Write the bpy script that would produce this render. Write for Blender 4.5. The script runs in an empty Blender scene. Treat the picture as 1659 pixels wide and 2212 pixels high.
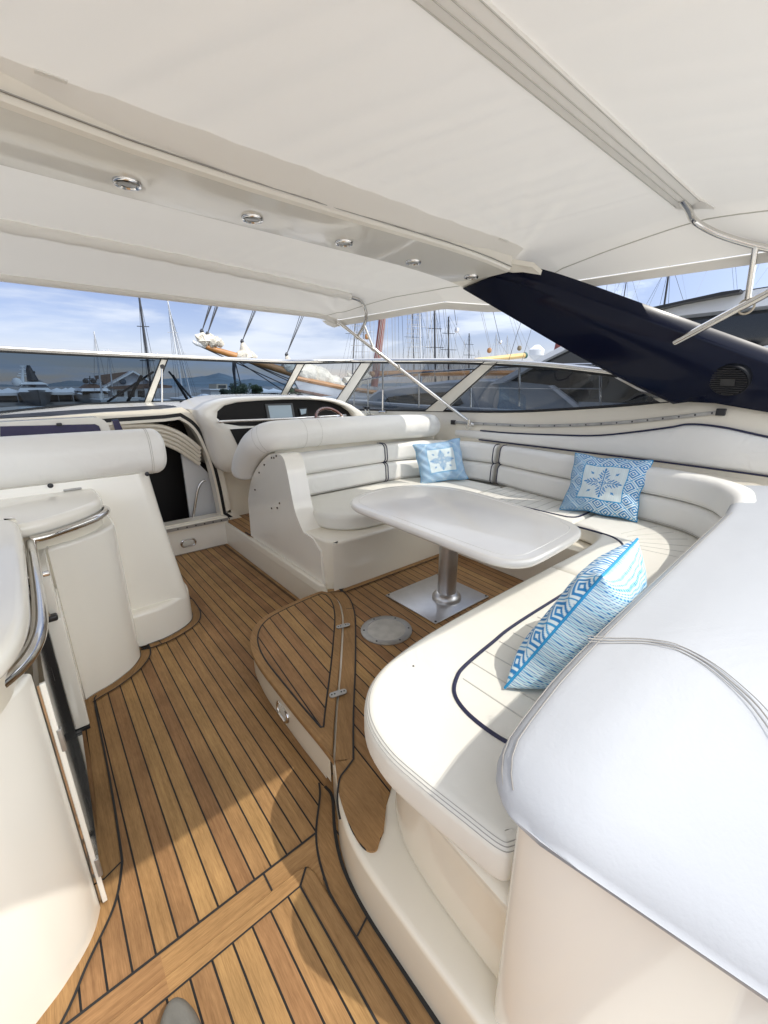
import bpy, bmesh, math, random
from mathutils import Vector, Matrix
R = math.radians
random.seed(7)
SC = bpy.context.scene
COL = SC.collection

# ---------------------------------------------------------------- measuring: camera model (photo frame 1659 x 2212)
CF, CPX, CPY = 895.2, 829.5, 1106.0
PITCH = math.atan(318 / 1036.0); YAW = math.atan(911 / math.hypot(1036, 318)); EYE = 1.60
_fw = Vector((math.sin(YAW) * math.cos(PITCH), math.cos(YAW) * math.cos(PITCH), -math.sin(PITCH)))
_rt = Vector((math.cos(YAW), -math.sin(YAW), 0)); _up = _rt.cross(_fw)
def A(x, y, X=None, Y=None, Z=None):
    """point of the real plane X=, Y= or Z= that was surveyed at x, y"""
    d = _fw + _rt * ((x - CPX) / CF) - _up * ((y - CPY) / CF)
    t = (Z - EYE) / d.z if Z is not None else (X / d.x if X is not None else Y / d.y)
    return Vector((d.x * t, d.y * t, EYE + d.z * t))

# ---------------------------------------------------------------- materials
def nt(m):
    m.use_nodes = True; return m.node_tree.nodes, m.node_tree.links
def mat(name, col, rough=.5, metal=0., coat=0., bump=None, var=None, spec=.5, coat_rough=.05, sheen=0, emis=None, pad=None):
    m = bpy.data.materials.new(name); n, l = nt(m); p = n['Principled BSDF']
    p.inputs['Base Color'].default_value = (*col, 1); p.inputs['Roughness'].default_value = rough
    p.inputs['Metallic'].default_value = metal; p.inputs['Coat Weight'].default_value = coat
    p.inputs['Coat Roughness'].default_value = coat_rough; p.inputs['Specular IOR Level'].default_value = spec
    tc = n.new('ShaderNodeTexCoord')
    if var:
        tx = n.new('ShaderNodeTexNoise'); tx.inputs['Scale'].default_value = var[0]; tx.inputs['Detail'].default_value = 5
        l.new(tc.outputs['Object'], tx.inputs['Vector'])
        mx = n.new('ShaderNodeMix'); mx.data_type = 'RGBA'
        c2 = var[2] if len(var) > 2 else tuple(c * (1 - var[1]) for c in col)
        mx.inputs[6].default_value = (*col, 1); mx.inputs[7].default_value = (*c2, 1)
        rp = n.new('ShaderNodeMapRange'); rp.inputs['From Min'].default_value = .42; rp.inputs['From Max'].default_value = .72
        l.new(tx.outputs['Fac'], rp.inputs['Value']); l.new(rp.outputs['Result'], mx.inputs[0]); l.new(mx.outputs[2], p.inputs['Base Color'])
    if bump:
        tx = n.new('ShaderNodeTexNoise'); tx.inputs['Scale'].default_value = bump[0]; tx.inputs['Detail'].default_value = 4
        l.new(tc.outputs['Object'], tx.inputs['Vector'])
        b = n.new('ShaderNodeBump'); b.inputs['Strength'].default_value = bump[1]; b.inputs['Distance'].default_value = bump[2] if len(bump) > 2 else .002
        l.new(tx.outputs['Fac'], b.inputs['Height']); l.new(b.outputs['Normal'], p.inputs['Normal'])
        if pad:
            t2 = n.new('ShaderNodeTexNoise'); t2.inputs['Scale'].default_value = pad[0]; t2.inputs['Detail'].default_value = 3; t2.inputs['Distortion'].default_value = 1.2; l.new(tc.outputs['Object'], t2.inputs['Vector'])
            b2 = n.new('ShaderNodeBump'); b2.inputs['Strength'].default_value = pad[1]; b2.inputs['Distance'].default_value = .02; l.new(t2.outputs['Fac'], b2.inputs['Height']); l.new(b2.outputs['Normal'], b.inputs['Normal'])
    if emis:
        p.inputs['Emission Color'].default_value = (*emis[0], 1); p.inputs['Emission Strength'].default_value = emis[1]
    return m
def math_(n, l, op, a, b=None, c=None):
    q = n.new('ShaderNodeMath'); q.operation = op
    for i, v in enumerate((a, b, c)):
        if v is None: continue
        if isinstance(v, (int, float)): q.inputs[i].default_value = v
        else: l.new(v, q.inputs[i])
    return q.outputs[0]
def teak(name, w=None, off=0., ang=0., seam=.049, tint=1.):
    """teak boards; w = board pitch (None: one board, grain along ang)"""
    m = bpy.data.materials.new(name); n, l = nt(m); p = n['Principled BSDF']
    tc = n.new('ShaderNodeTexCoord'); mp = n.new('ShaderNodeMapping'); mp.inputs['Rotation'].default_value = (0, 0, ang)
    l.new(tc.outputs['Object'], mp.inputs['Vector'])
    sp = n.new('ShaderNodeSeparateXYZ'); l.new(mp.outputs['Vector'], sp.inputs[0])
    if w:
        t = math_(n, l, 'DIVIDE', math_(n, l, 'SUBTRACT', sp.outputs['X'], off), w)
        idn = math_(n, l, 'FLOOR', t); fr = math_(n, l, 'FRACT', t)
        d = math_(n, l, 'MINIMUM', fr, math_(n, l, 'SUBTRACT', 1., fr))
        sm = math_(n, l, 'LESS_THAN', d, seam)
    else:
        idn = math_(n, l, 'FLOOR', math_(n, l, 'MULTIPLY', sp.outputs['Y'], .01)); sm = None
    wn = n.new('ShaderNodeTexWhiteNoise'); wn.noise_dimensions = '1D'; l.new(idn, wn.inputs['W'])
    cb = n.new('ShaderNodeCombineXYZ')
    l.new(math_(n, l, 'MULTIPLY', sp.outputs['X'], 95.), cb.inputs[0]); l.new(math_(n, l, 'MULTIPLY', sp.outputs['Y'], 3.2), cb.inputs[1])
    l.new(math_(n, l, 'MULTIPLY', idn, 3.7), cb.inputs[2])
    g = n.new('ShaderNodeTexNoise'); g.inputs['Scale'].default_value = 1; g.inputs['Detail'].default_value = 7; g.inputs['Roughness'].default_value = .68; g.inputs['Distortion'].default_value = .35
    l.new(cb.outputs[0], g.inputs['Vector'])
    cb2 = n.new('ShaderNodeCombineXYZ')
    l.new(math_(n, l, 'MULTIPLY', sp.outputs['X'], 420.), cb2.inputs[0]); l.new(math_(n, l, 'MULTIPLY', sp.outputs['Y'], 30.), cb2.inputs[1]); l.new(math_(n, l, 'MULTIPLY', idn, 9.1), cb2.inputs[2])
    g2 = n.new('ShaderNodeTexNoise'); g2.inputs['Scale'].default_value = 1; g2.inputs['Detail'].default_value = 2; l.new(cb2.outputs[0], g2.inputs['Vector'])
    blot = n.new('ShaderNodeTexNoise'); blot.inputs['Scale'].default_value = 5; blot.inputs['Detail'].default_value = 5; l.new(tc.outputs['Object'], blot.inputs['Vector'])
    cr = n.new('ShaderNodeValToRGB')
    e = cr.color_ramp.elements; e[0].position = .3; e[1].position = .72
    e[0].color = (.20 * tint, .108 * tint, .040 * tint, 1); e[1].color = (.41 * tint, .245 * tint, .100 * tint, 1)
    k = math_(n, l, 'ADD', math_(n, l, 'MULTIPLY', g.outputs['Fac'], .62), math_(n, l, 'MULTIPLY', g2.outputs['Fac'], .38))
    l.new(k, cr.inputs[0])
    br = math_(n, l, 'ADD', math_(n, l, 'MULTIPLY', wn.outputs['Value'], .30), math_(n, l, 'ADD', .43, math_(n, l, 'MULTIPLY', blot.outputs['Fac'], .78)))
    hs = n.new('ShaderNodeHueSaturation'); l.new(cr.outputs[0], hs.inputs['Color']); l.new(br, hs.inputs['Value'])
    l.new(math_(n, l, 'ADD', .489, math_(n, l, 'MULTIPLY', wn.outputs['Value'], .014)), hs.inputs['Hue'])
    out = hs.outputs[0]
    if sm is not None:
        mx = n.new('ShaderNodeMix'); mx.data_type = 'RGBA'; l.new(sm, mx.inputs[0]); l.new(out, mx.inputs[6]); mx.inputs[7].default_value = (.012, .011, .011, 1); out = mx.outputs[2]
    l.new(out, p.inputs['Base Color']); p.inputs['Roughness'].default_value = .62; p.inputs['Specular IOR Level'].default_value = .3
    h = k if sm is None else math_(n, l, 'SUBTRACT', k, math_(n, l, 'MULTIPLY', sm, .8))
    b = n.new('ShaderNodeBump'); b.inputs['Strength'].default_value = .35; b.inputs['Distance'].default_value = .0015; l.new(h, b.inputs['Height']); l.new(b.outputs['Normal'], p.inputs['Normal'])
    return m
def glass(name, tint, refl=.12, rough=0.):
    m = bpy.data.materials.new(name); n, l = nt(m); n.remove(n['Principled BSDF'])
    t = n.new('ShaderNodeBsdfTransparent'); t.inputs[0].default_value = (*tint, 1)
    g = n.new('ShaderNodeBsdfGlossy'); g.inputs['Roughness'].default_value = rough; g.inputs[0].default_value = (1, 1, 1, 1)
    f = n.new('ShaderNodeFresnel'); f.inputs[0].default_value = 1.5
    mx = n.new('ShaderNodeMixShader'); k = math_(n, l, 'MULTIPLY', f.outputs[0], refl * 8); k = math_(n, l, 'MINIMUM', k, 1.)
    l.new(k, mx.inputs[0]); l.new(t.outputs[0], mx.inputs[1]); l.new(g.outputs[0], mx.inputs[2]); l.new(mx.outputs[0], n['Material Output'].inputs[0])
    return m
def canvas_mat(name, col, trans, wr):
    m = bpy.data.materials.new(name); n, l = nt(m); n.remove(n['Principled BSDF'])
    d = n.new('ShaderNodeBsdfDiffuse'); d.inputs[0].default_value = (*col, 1)
    t = n.new('ShaderNodeBsdfTranslucent'); t.inputs[0].default_value = (col[0], col[1] * .985, col[2] * .955, 1)
    mx = n.new('ShaderNodeMixShader'); mx.inputs[0].default_value = trans
    tc = n.new('ShaderNodeTexCoord'); w = n.new('ShaderNodeTexNoise'); w.inputs['Scale'].default_value = 900; l.new(tc.outputs['Object'], w.inputs['Vector'])
    b = n.new('ShaderNodeBump'); b.inputs['Strength'].default_value = .12; b.inputs['Distance'].default_value = .001; l.new(w.outputs['Fac'], b.inputs['Height'])
    l.new(b.outputs['Normal'], d.inputs['Normal'])
    l.new(d.outputs[0], mx.inputs[1]); l.new(t.outputs[0], mx.inputs[2]); l.new(mx.outputs[0], n['Material Output'].inputs[0])
    return m

GEL = mat('gelcoat', (.77, .715, .60), .3, coat=.55, coat_rough=.06, var=(1.3, .05))
GELW = mat('gelcoat_white', (.815, .78, .70), .25, coat=.6, coat_rough=.05, var=(1.5, .04))
VIN = mat('white_vinyl', (.78, .765, .725), .42, pad=(7, .22), bump=(260, .14, .001), var=(2.0, .04), coat=.1, coat_rough=.3)
VINC = mat('cream_vinyl', (.75, .73, .665), .42, pad=(6, .22), bump=(240, .16, .001), var=(2.2, .05), coat=.1, coat_rough=.3)
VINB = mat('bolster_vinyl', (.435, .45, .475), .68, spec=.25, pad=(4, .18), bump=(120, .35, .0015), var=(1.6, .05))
NAVYP = mat('navy_piping', (.012, .014, .05), .5)
NAVY = mat('navy_gloss_paint', (.003, .005, .017), .25, coat=.14, coat_rough=.05, spec=.08)
CHROME = mat('polished_stainless', (.68, .66, .63), .1, metal=1.)
MIRROR = mat('mirror_steel', (.62, .60, .57), .06, metal=1.)
STEEL = mat('brushed_stainless', (.62, .62, .63), .36, metal=1., var=(9, .12))
DULL = mat('dull_aluminium', (.42, .41, .39), .42, metal=.75, var=(14, .25))
BLACK = mat('black_plastic', (.012, .012, .014), .38)
RUBBER = mat('black_rubber', (.006, .006, .007), .55)
DASHB = mat('dash_black', (.010, .009, .009), .5, spec=.25)
SEAM = mat('caulk', (.012, .011, .011), .6)
STITCH = mat('stitching', (.36, .34, .31), .7)
STITCHL = mat('cushion_seam', (.50, .49, .45), .7)
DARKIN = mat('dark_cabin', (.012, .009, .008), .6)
WALNUT = mat('varnished_wood', (.11, .028, .012), .15, coat=.8, var=(20, .5))
SCREEN = mat('screen_glass', (.32, .40, .46), .12, coat=.7, emis=((.40, .50, .58), .12))
LENS = mat('lens_glass', (.62, .61, .56), .3, coat=.5)
LAMPGLASS = mat('frosted_lens', (.26, .26, .25), .25, coat=.6, bump=(60, .3))
PLEXI = mat('tinted_acrylic', (.030, .024, .075), .08, coat=.8)
TEAK = teak('teak_deck', .0603, -.008 - .0012)
TEAKH = teak('teak_hatch', .063, .648, R(5.2))
TEAKD = teak('teak_dinette', .060, .02, R(4))
TEAKB = teak('teak_board_y', None, tint=.95)
TEAKX = teak('teak_board_x', None, ang=R(90), tint=1.05)
TEAKM = teak('teak_margin', None, ang=R(25), tint=.92)
CANVAS = canvas_mat('white_canvas', (.83, .81, .77), .135, 1)
WEBBING = canvas_mat('white_webbing', (.90, .885, .85), .10, 1)
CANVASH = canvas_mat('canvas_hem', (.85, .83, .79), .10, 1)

# ---------------------------------------------------------------- geometry
def cat(pts, n=6, closed=False):
    pts = [Vector(p) for p in pts]; N = len(pts); out = []
    for i in range(N if closed else N - 1):
        if closed: p0, p1, p2, p3 = (pts[(i + k) % N] for k in (-1, 0, 1, 2))
        else:
            p1, p2 = pts[i], pts[i + 1]; p0 = pts[i - 1] if i else p1 * 2 - p2; p3 = pts[i + 2] if i + 2 < N else p2 * 2 - p1
        for k in range(n):
            t = k / n
            out.append(.5 * (2 * p1 + (p2 - p0) * t + (2 * p0 - 5 * p1 + 4 * p2 - p3) * t * t + (3 * p1 - p0 - 3 * p2 + p3) * t ** 3))
    if not closed: out.append(pts[-1])
    return out
def rrect(x0, y0, x1, y1, r, n=6):
    o = []
    for cx, cy, a in ((x1 - r, y1 - r, 0), (x0 + r, y1 - r, 90), (x0 + r, y0 + r, 180), (x1 - r, y0 + r, 270)):
        for k in range(n + 1):
            t = R(a + 90 * k / n); o.append((cx + r * math.cos(t), cy + r * math.sin(t)))
    return o
def area(p): return sum(p[i][0] * p[(i + 1) % len(p)][1] - p[(i + 1) % len(p)][0] * p[i][1] for i in range(len(p))) / 2
def inset(p, d):
    n = len(p); o = []
    for i in range(n):
        a, b, c = p[i - 1], p[i], p[(i + 1) % n]
        e1 = Vector((b[0] - a[0], b[1] - a[1])); e2 = Vector((c[0] - b[0], c[1] - b[1]))
        if e1.length < 1e-9: e1 = e2
        if e2.length < 1e-9: e2 = e1
        e1 = e1.normalized(); e2 = e2.normalized()
        n1 = Vector((-e1.y, e1.x)); n2 = Vector((-e2.y, e2.x)); m = n1 + n2
        if m.length < 1e-6: m = n1
        m = m.normalized(); k = d / max(.45, m.dot(n1))
        o.append((b[0] + m.x * k, b[1] + m.y * k))
    return o
def seg_d(p, a, b):
    ax, ay = b[0] - a[0], b[1] - a[1]; L = ax * ax + ay * ay
    t = 0 if L < 1e-12 else max(0, min(1, ((p[0] - a[0]) * ax + (p[1] - a[1]) * ay) / L))
    return math.hypot(p[0] - a[0] - t * ax, p[1] - a[1] - t * ay)
def inset_c(p, d):
    if area(p) < 0: p = p[::-1]
    o = inset(p, d)
    return [q for q in o if min(seg_d(q, p[i], p[(i + 1) % len(p)]) for i in range(len(p))) > d * .96]
class M:
    def __init__(s): s.v = []; s.f = []
    def add(s, vs, fs):
        b = len(s.v); s.v += [tuple(v) for v in vs]; s.f += [tuple(b + i for i in f) for f in fs]; return s
    def loft(s, rings, closed=True, cap0=True, cap1=True):
        n = len(rings[0]); vs = [v for r in rings for v in r]; fs = []
        for i in range(len(rings) - 1):
            for k in range(n if closed else n - 1):
                a, b = i * n + k, i * n + (k + 1) % n; fs.append((a, b, b + n, a + n))
        if cap0: fs.append(tuple(reversed(range(n))))
        if cap1: fs.append(tuple((len(rings) - 1) * n + k for k in range(n)))
        return s.add(vs, fs)
    def box(s, c, d, rz=0., b=0.):
        x, y, z = (q / 2 for q in d); poly = [(-x, -y), (x, -y), (x, y), (-x, y)] if b <= 0 else rrect(-x, -y, x, y, min(b, x * .98, y * .98), 3)
        if rz: poly = [(p[0] * math.cos(rz) - p[1] * math.sin(rz), p[0] * math.sin(rz) + p[1] * math.cos(rz)) for p in poly]
        return s.prism([(c[0] + p[0], c[1] + p[1]) for p in poly], c[2] - z, c[2] + z, b, b, 3)
    def prism(s, p, z0, z1, r1=0., r0=0., k=5):
        p = [(q[0], q[1]) for q in p]
        if area(p) < 0: p = p[::-1]
        rings = []
        if r0 > 0:
            for i in range(k): t = R(90) * i / k; rings.append([(x, y, z0 + r0 * (1 - math.cos(t))) for x, y in inset(p, r0 * (1 - math.sin(t)))])
        rings.append([(x, y, z0 + r0) for x, y in p])
        if z1 - r1 > z0 + r0 + 1e-6: rings.append([(x, y, z1 - r1) for x, y in p])
        if r1 > 0:
            for i in range(1, k + 1): t = R(90) * i / k; rings.append([(x, y, z1 - r1 + r1 * math.sin(t)) for x, y in inset(p, r1 * (1 - math.cos(t)))])
        return s.loft(rings)
    def tube(s, pts, r, n=10, closed=False, ends=True):
        pts = [Vector(p) for p in pts]; N = len(pts); rings = []; up = None
        for i, p in enumerate(pts):
            if closed: t = pts[(i + 1) % N] - pts[i - 1]
            else: t = pts[min(i + 1, N - 1)] - pts[max(i - 1, 0)]
            t.normalize()
            if up is None:
                up = Vector((0, 0, 1)) if abs(t.z) < .9 else Vector((1, 0, 0))
            a = (up - t * up.dot(t)); a.normalize(); up = a; b = t.cross(a); rr = r[i] if isinstance(r, (list, tuple)) else r
            rings.append([p + a * (rr * math.cos(2 * math.pi * k / n)) + b * (rr * math.sin(2 * math.pi * k / n)) for k in range(n)])
        if closed: rings.append(rings[0])
        return s.loft(rings, True, ends and not closed, ends and not closed)
    def lathe(s, prof, c=(0, 0, 0), axis=(0, 0, 1), n=32):
        ax = Vector(axis).normalized(); q = Vector((0, 0, 1)).rotation_difference(ax); c = Vector(c)
        return s.loft([[c + q @ Vector((r * math.cos(2 * math.pi * k / n), r * math.sin(2 * math.pi * k / n), z)) for k in range(n)] for r, z in prof])
    def sweep(s, path, prof, rnd=0., k=4, caps=True, closed=False, zs=None):
        """profile (n, z): n to the right of the path; ends rounded by rnd"""
        pts = [Vector((p[0], p[1], p[2] if len(p) > 2 else 0)) for p in path]; N = len(pts); rings = []
        cn = sum(q[0] for q in prof) / len(prof); cz = sum(q[1] for q in prof) / len(prof)
        rm = max(math.hypot(q[0] - cn, q[1] - cz) for q in prof)
        def fr(i):
            t = (pts[(i + 1) % N] - pts[i - 1]) if closed else pts[min(i + 1, N - 1)] - pts[max(i - 1, 0)]
            t.z = 0; t.normalize(); return t, Vector((t.y, -t.x, 0))
        def ring(p, nn, sc=0.): 
            f = max(.02, 1 - sc / rm)
            return [p + nn * (cn + (q[0] - cn) * f) + Vector((0, 0, cz + (q[1] - cz) * f)) for q in prof]
        if rnd and not closed:
            t, nn = fr(0)
            for i in range(k): a = R(90) * i / k; rings.append(ring(pts[0] + t * rnd * (1 - math.cos(a)), nn, rnd * (1 - math.sin(a))))
        lo = rnd if not closed else 0
        acc = 0; L = [0]
        for i in range(1, N): L.append(L[-1] + (pts[i] - pts[i - 1]).length)
        for i in range(N):
            if lo and (L[i] < lo or L[-1] - L[i] < lo): continue
            rings.append(ring(pts[i], fr(i)[1]))
        if rnd and not closed:
            t, nn = fr(N - 1)
            for i in range(k - 1, -1, -1):
                a = R(90) * i / k; rings.append(ring(pts[-1] - t * rnd * (1 - math.cos(a)), nn, rnd * (1 - math.sin(a))))
        if closed: rings.append(rings[0])
        return s.loft(rings, True, caps and not closed, caps and not closed)
    def grid(s, f, nu, nv):
        return s.add([f(i / nu, j / nv) for j in range(nv + 1) for i in range(nu + 1)],
                     [(j * (nu + 1) + i, j * (nu + 1) + i + 1, (j + 1) * (nu + 1) + i + 1, (j + 1) * (nu + 1) + i) for j in range(nv) for i in range(nu)])
    def slab(s, p, z0, z1): return s.prism(p, z0, z1)
    def plate(s, pts, nrm, th):
        """outline of 3-D points (flat) thickened along nrm"""
        nrm = Vector(nrm).normalized() * th; a = [Vector(p) for p in pts]
        return s.loft([a, [p + nrm for p in a]])
    def ribbon(s, path, w, z):
        """flat strip of width w along a plan path, at height z"""
        P = [Vector((p[0], p[1], 0)) for p in path]; L = []; Rr = []
        for i in range(len(P)):
            t = P[min(i + 1, len(P) - 1)] - P[max(i - 1, 0)]; t.normalize(); nn = Vector((t.y, -t.x, 0)) * (w / 2)
            L.append(P[i] - nn + Vector((0, 0, z))); Rr.append(P[i] + nn + Vector((0, 0, z)))
        n = len(P)
        return s.add(L + Rr, [(i, n + i, n + i + 1, i + 1) for i in range(n - 1)])
    def build(s, name, m, parent=None, smooth=True, ang=38, attr=None):
        me = bpy.data.meshes.new(name); me.from_pydata(s.v, [], s.f); me.validate(); me.update()
        bm = bmesh.new(); bm.from_mesh(me)
        if attr is None: bmesh.ops.remove_doubles(bm, verts=bm.verts, dist=1e-6)
        bmesh.ops.recalc_face_normals(bm, faces=bm.faces)
        ca = R(ang)
        for e in bm.edges:
            e.smooth = not (len(e.link_faces) == 2 and e.calc_face_angle(0) > ca)
        for f in bm.faces: f.smooth = smooth
        bm.to_mesh(me); bm.free()
        if attr is not None:
            ca_ = me.color_attributes.new('Col', 'FLOAT_COLOR', 'POINT')
            for i, c in enumerate(attr): ca_.data[i].color = (*c, 1)
        me.materials.append(m); o = bpy.data.objects.new(name, me); COL.objects.link(o)
        if parent:
            o.parent = parent
            if not parent.parent: o.matrix_parent_inverse = Matrix.Translation(-Vector(parent.location))
        return o
def build_each(m, name, mt, parent):
    """every loose piece of m as a mesh of its own"""
    pa = list(range(len(m.v)))
    def fd(i):
        while pa[i] != i: pa[i] = pa[pa[i]]; i = pa[i]
        return i
    for f in m.f:
        for i in f[1:]: pa[fd(f[0])] = fd(i)
    gs = {}
    for f in m.f: gs.setdefault(fd(f[0]), []).append(f)
    for fs in gs.values():
        ids = sorted({i for f in fs for i in f}); mp = {i: k for k, i in enumerate(ids)}
        M().add([m.v[i] for i in ids], [tuple(mp[i] for i in f) for f in fs]).build(name, mt, parent)
def tag(o, label, cat, group=None, kind=None):
    o['label'] = label; o['category'] = cat
    if group: o['group'] = group
    if kind: o['kind'] = kind
    return o
def thing(name, loc, label, cat, group=None):
    o = bpy.data.objects.new(name, None); COL.objects.link(o); o.location = loc; o.empty_display_size = .1
    return tag(o, label, cat, group)
def struct(o): o['kind'] = 'structure'; return o
def dup(root, off, label):
    c = root.copy(); COL.objects.link(c); c.location = Vector(root.location) + Vector(off); c['label'] = label
    for ch in list(root.children):
        k = ch.copy(); COL.objects.link(k); k.parent = c
        for g in list(ch.children):
            h = g.copy(); COL.objects.link(h); h.parent = k
    return c

# ================================================================= THE BOAT: decks
DH = .20                                                   # raised dinette floor
fl = M().add([(-1.3, -1.4, 0), (1.36, -1.4, 0), (1.36, 4.2, 0), (-1.3, 4.2, 0)], [(0, 1, 2, 3)]).build('deck', TEAK)
struct(fl)
# border boards and caulk of the lower deck, each sheet a few mm above the one below
left_edge = [(-.045, 2.44), (-.06, 2.33), (-.078, 1.78), (-.10, 1.45), (-.107, 1.33), (-.142, 1.21), (-.21, 1.13), (-.29, 1.075), (-.5, .95)]
left_in = [(.0, 2.40), (-.014, 2.32), (-.022, 1.8), (-.036, 1.44), (-.046, 1.35), (-.084, 1.24), (-.165, 1.13), (-.235, 1.03), (-.42, .85)]
le, li = cat(left_edge, 5), cat(left_in, 5)
def strip(a, b, z, name, m, parent=None, th=.004):
    n = len(a); mm = M().add([(p[0], p[1], z) for p in a] + [(p[0], p[1], z) for p in b], [(i, n + i, n + i + 1, i + 1) for i in range(n - 1)])
    return mm.build(name, m, parent)
strip(le, li, .004, 'margin_board', TEAKB, fl)
cy_edge = [(-.045, 2.40), (.0, 2.425), (.074, 2.452), (.15, 2.50), (.205, 2.549), (.25, 2.62), (.263, 2.69), (.266, 2.75), (.33, 2.735), (.42, 2.738), (.52, 2.775), (.60, 2.83), (.637, 2.90), (.655, 3.0), (.66, 3.2)]
cyb = cat(cy_edge, 5)
cyo = [(p[0] + .0, p[1]) for p in inset([(q[0], q[1]) for q in cyb], -.055)]
cyo[0] = (-.02, 2.355); cyo[-1] = (.70, 3.2)
strip(cyb, cyo, .0042, 'margin_board', TEAKM, fl)
ca = M()
ca.ribbon(li, .008, .0075); ca.ribbon(cyo, .008, .0075); ca.ribbon(cyb, .006, .0078)
ca.ribbon([(-.11, 1.345), (-.044, 1.375)], .006, .0079); ca.ribbon([(.266, 2.747), (.30, 2.68)], .005, .008); ca.ribbon([(.38, 2.735), (.385, 2.68)], .005, .008)
# threshold board, aft panel frame
M().add([(-1.2, .952, .0055), (.33, .952, .0055), (.33, 1.022, .0055), (-1.2, 1.022, .0055)], [(0, 1, 2, 3)]).build('threshold_board', TEAKX, fl)
ca.ribbon([(-1.2, 1.022), (.53, 1.022)], .008, .0082)
inner = cat([(.645, 1.19), (.617, 1.137), (.537, 1.034), (.496, .953), (.470, .86), (.462, .80), (.462, .6), (.462, .2), (.462, -.6)], 4)
outer = cat([(.655, 1.16), (.652, 1.10), (.585, .98), (.540, .86), (.522, .72), (.52, .6), (.52, .4), (.52, .1), (.52, -.6)], 4)
strip(outer, inner, .0045, 'margin_board', TEAKB, fl)
M().add([(.32, .945, .0056), (.45, .945, .0056), (.46, .86, .0056), (.505, .95, .0056), (.53, 1.02, .0056), (.32, 1.022, .0056)], [(0, 1, 2, 3, 4, 5)]).build('corner_board', TEAKX, fl)
ca.ribbon(inner, .008, .0084); ca.ribbon([(.322, 1.018), (.322, .955)], .006, .0085)
ca.ribbon(outer, .012, .0086); ca.ribbon([(.466, .68), (.522, .70)], .006, .0087)
# side margin along the riser and the front step
strip([(1.352, 4.19), (1.352, 2.2)], [(1.325, 4.165), (1.325, 2.2)], .0046, 'margin_board', TEAKB, fl)
strip([(.6, 4.195), (1.352, 4.195)], [(.6, 4.168), (1.325, 4.168)], .0047, 'margin_board', TEAKX, fl)
ca.ribbon([(1.322, 4.16), (1.322, 2.2)], .006, .0083); ca.ribbon([(.6, 4.165), (1.33, 4.165)], .006, .0084)
ca.build('caulk_line', SEAM, fl)
# aft hatch panel with mitred frame, lying 12 mm proud
hp = thing('deck_hatch', (.2, .5, 0), 'teak deck hatch panel with mitred frame under the grey shoe', 'deck hatch')
o_ = cat([(-1.2, .955), (.3, .952)], 1)
hatch_out = [(-1.2, -1.2), (.455, -1.2), (.457, .2), (.457, .84)] + [(.457 - .045 * (1 - math.cos(R(a))), .907 + .045 * math.sin(R(a))) for a in range(0, 91, 15)] + [(-1.2, .952)]
M().prism(hatch_out, .006, .0135, .004).build('panel_edge', TEAKB, hp)
M().add([(-1.2, .948, .0155), (.412, .948, .0155), (.438, .938, .0155), (.397, .903, .0155), (-1.2, .903, .0155)], [(0, 1, 2, 3, 4)]).build('frame_board', TEAKX, hp)
M().add([(.452, -1.1, .0155), (.452, .91, .0155), (.439, .937, .0155), (.397, .902, .0155), (.401, -1.1, .0155)], [(0, 1, 2, 3, 4)]).build('frame_board', TEAKB, hp)
M().add([(-1.2, -1.1, .0150), (.40, -1.1, .0150), (.40, .902, .0150), (-1.2, .902, .0150)], [(0, 1, 2, 3)]).build('plank_panel', TEAK, hp)
c2 = M(); c2.ribbon([(-1.2, .902), (.397, .902), (.401, -1.1)], .008, .0175); c2.ribbon([(.44, .94), (.397, .902)], .007, .0178)
c2.build('caulk_line', SEAM, hp)

# ---------------------------------------------------------------- raised platform (dinette floor) in gelcoat with teak on top
plat = [(1.36, 4.2), (1.36, 3.0), (1.36, 2.32), (1.30, 2.0), (.95, 1.5), (.66, 1.10)] + [tuple(p[:2]) for p in cat([(.63, 1.03, 0), (.575, .93, 0), (.54, .82, 0), (.526, .70, 0), (.525, .5, 0), (.53, .2, 0), (.53, -.2, 0), (.53, -.9, 0)], 5)] + [(3.3, -.9), (3.3, 4.2)]
pf = M().prism(plat, 0, DH, .02).build('platform', GEL)
struct(pf)
hinge = cat([(.655, 1.085, 0), (.80, 1.283, 0), (.995, 1.535, 0), (1.235, 1.862, 0), (1.32, 2.0, 0), (1.365, 2.10, 0), (1.385, 2.19, 0), (1.385, 2.26, 0)], 6)
trail = cat([(.655, 1.07, 0), (.60, .965, 0), (.565, .86, 0), (.553, .79, 0), (.558, .745, 0), (.58, .728, 0), (.605, .742, 0)], 5)
shellp = cat([(.62, .86, 0), (.66, .95, 0), (.72, 1.02, 0)], 4)
din = [(p[0] + .006, p[1] - .003) for p in reversed(hinge)] + [(p.x, p.y) for p in trail[1:]] + [(.635, .757), (.70, .82), (.82, .90), (.9, .85), (3.3, .8), (3.3, 2.3), (1.52, 2.235), (1.46, 2.262), (1.41, 2.285)]
DT = DH + .006
td = M().prism(din, DH - .004, DT, .002).build('dinette_deck', TEAKD); struct(td)
mb = [(p[0], p[1]) for p in hinge]
mo = [(p[0] + .075, p[1] - .02) for p in mb]; mo[-1] = (1.43, 2.2)
q = [(p.x, p.y) for p in hinge[:-4]]
tan = inset([(p[0] + .014, p[1] - .008) for p in q][::-1] , .0)[::-1]
def off(path, d):
    P = [Vector((p[0], p[1])) for p in path]; o = []
    for i in range(len(P)):
        t = P[min(i + 1, len(P) - 1)] - P[max(i - 1, 0)]; t.normalize(); o.append((P[i].x + t.y * d, P[i].y - t.x * d))
    return o
strip(off(hinge, .007), off(hinge, .076), DT + .004, 'margin_board', TEAKM, td)
fb = [(1.40, 2.292), (1.44, 2.268), (1.50, 2.232), (1.56, 2.225), (2.62, 2.225)]
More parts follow.
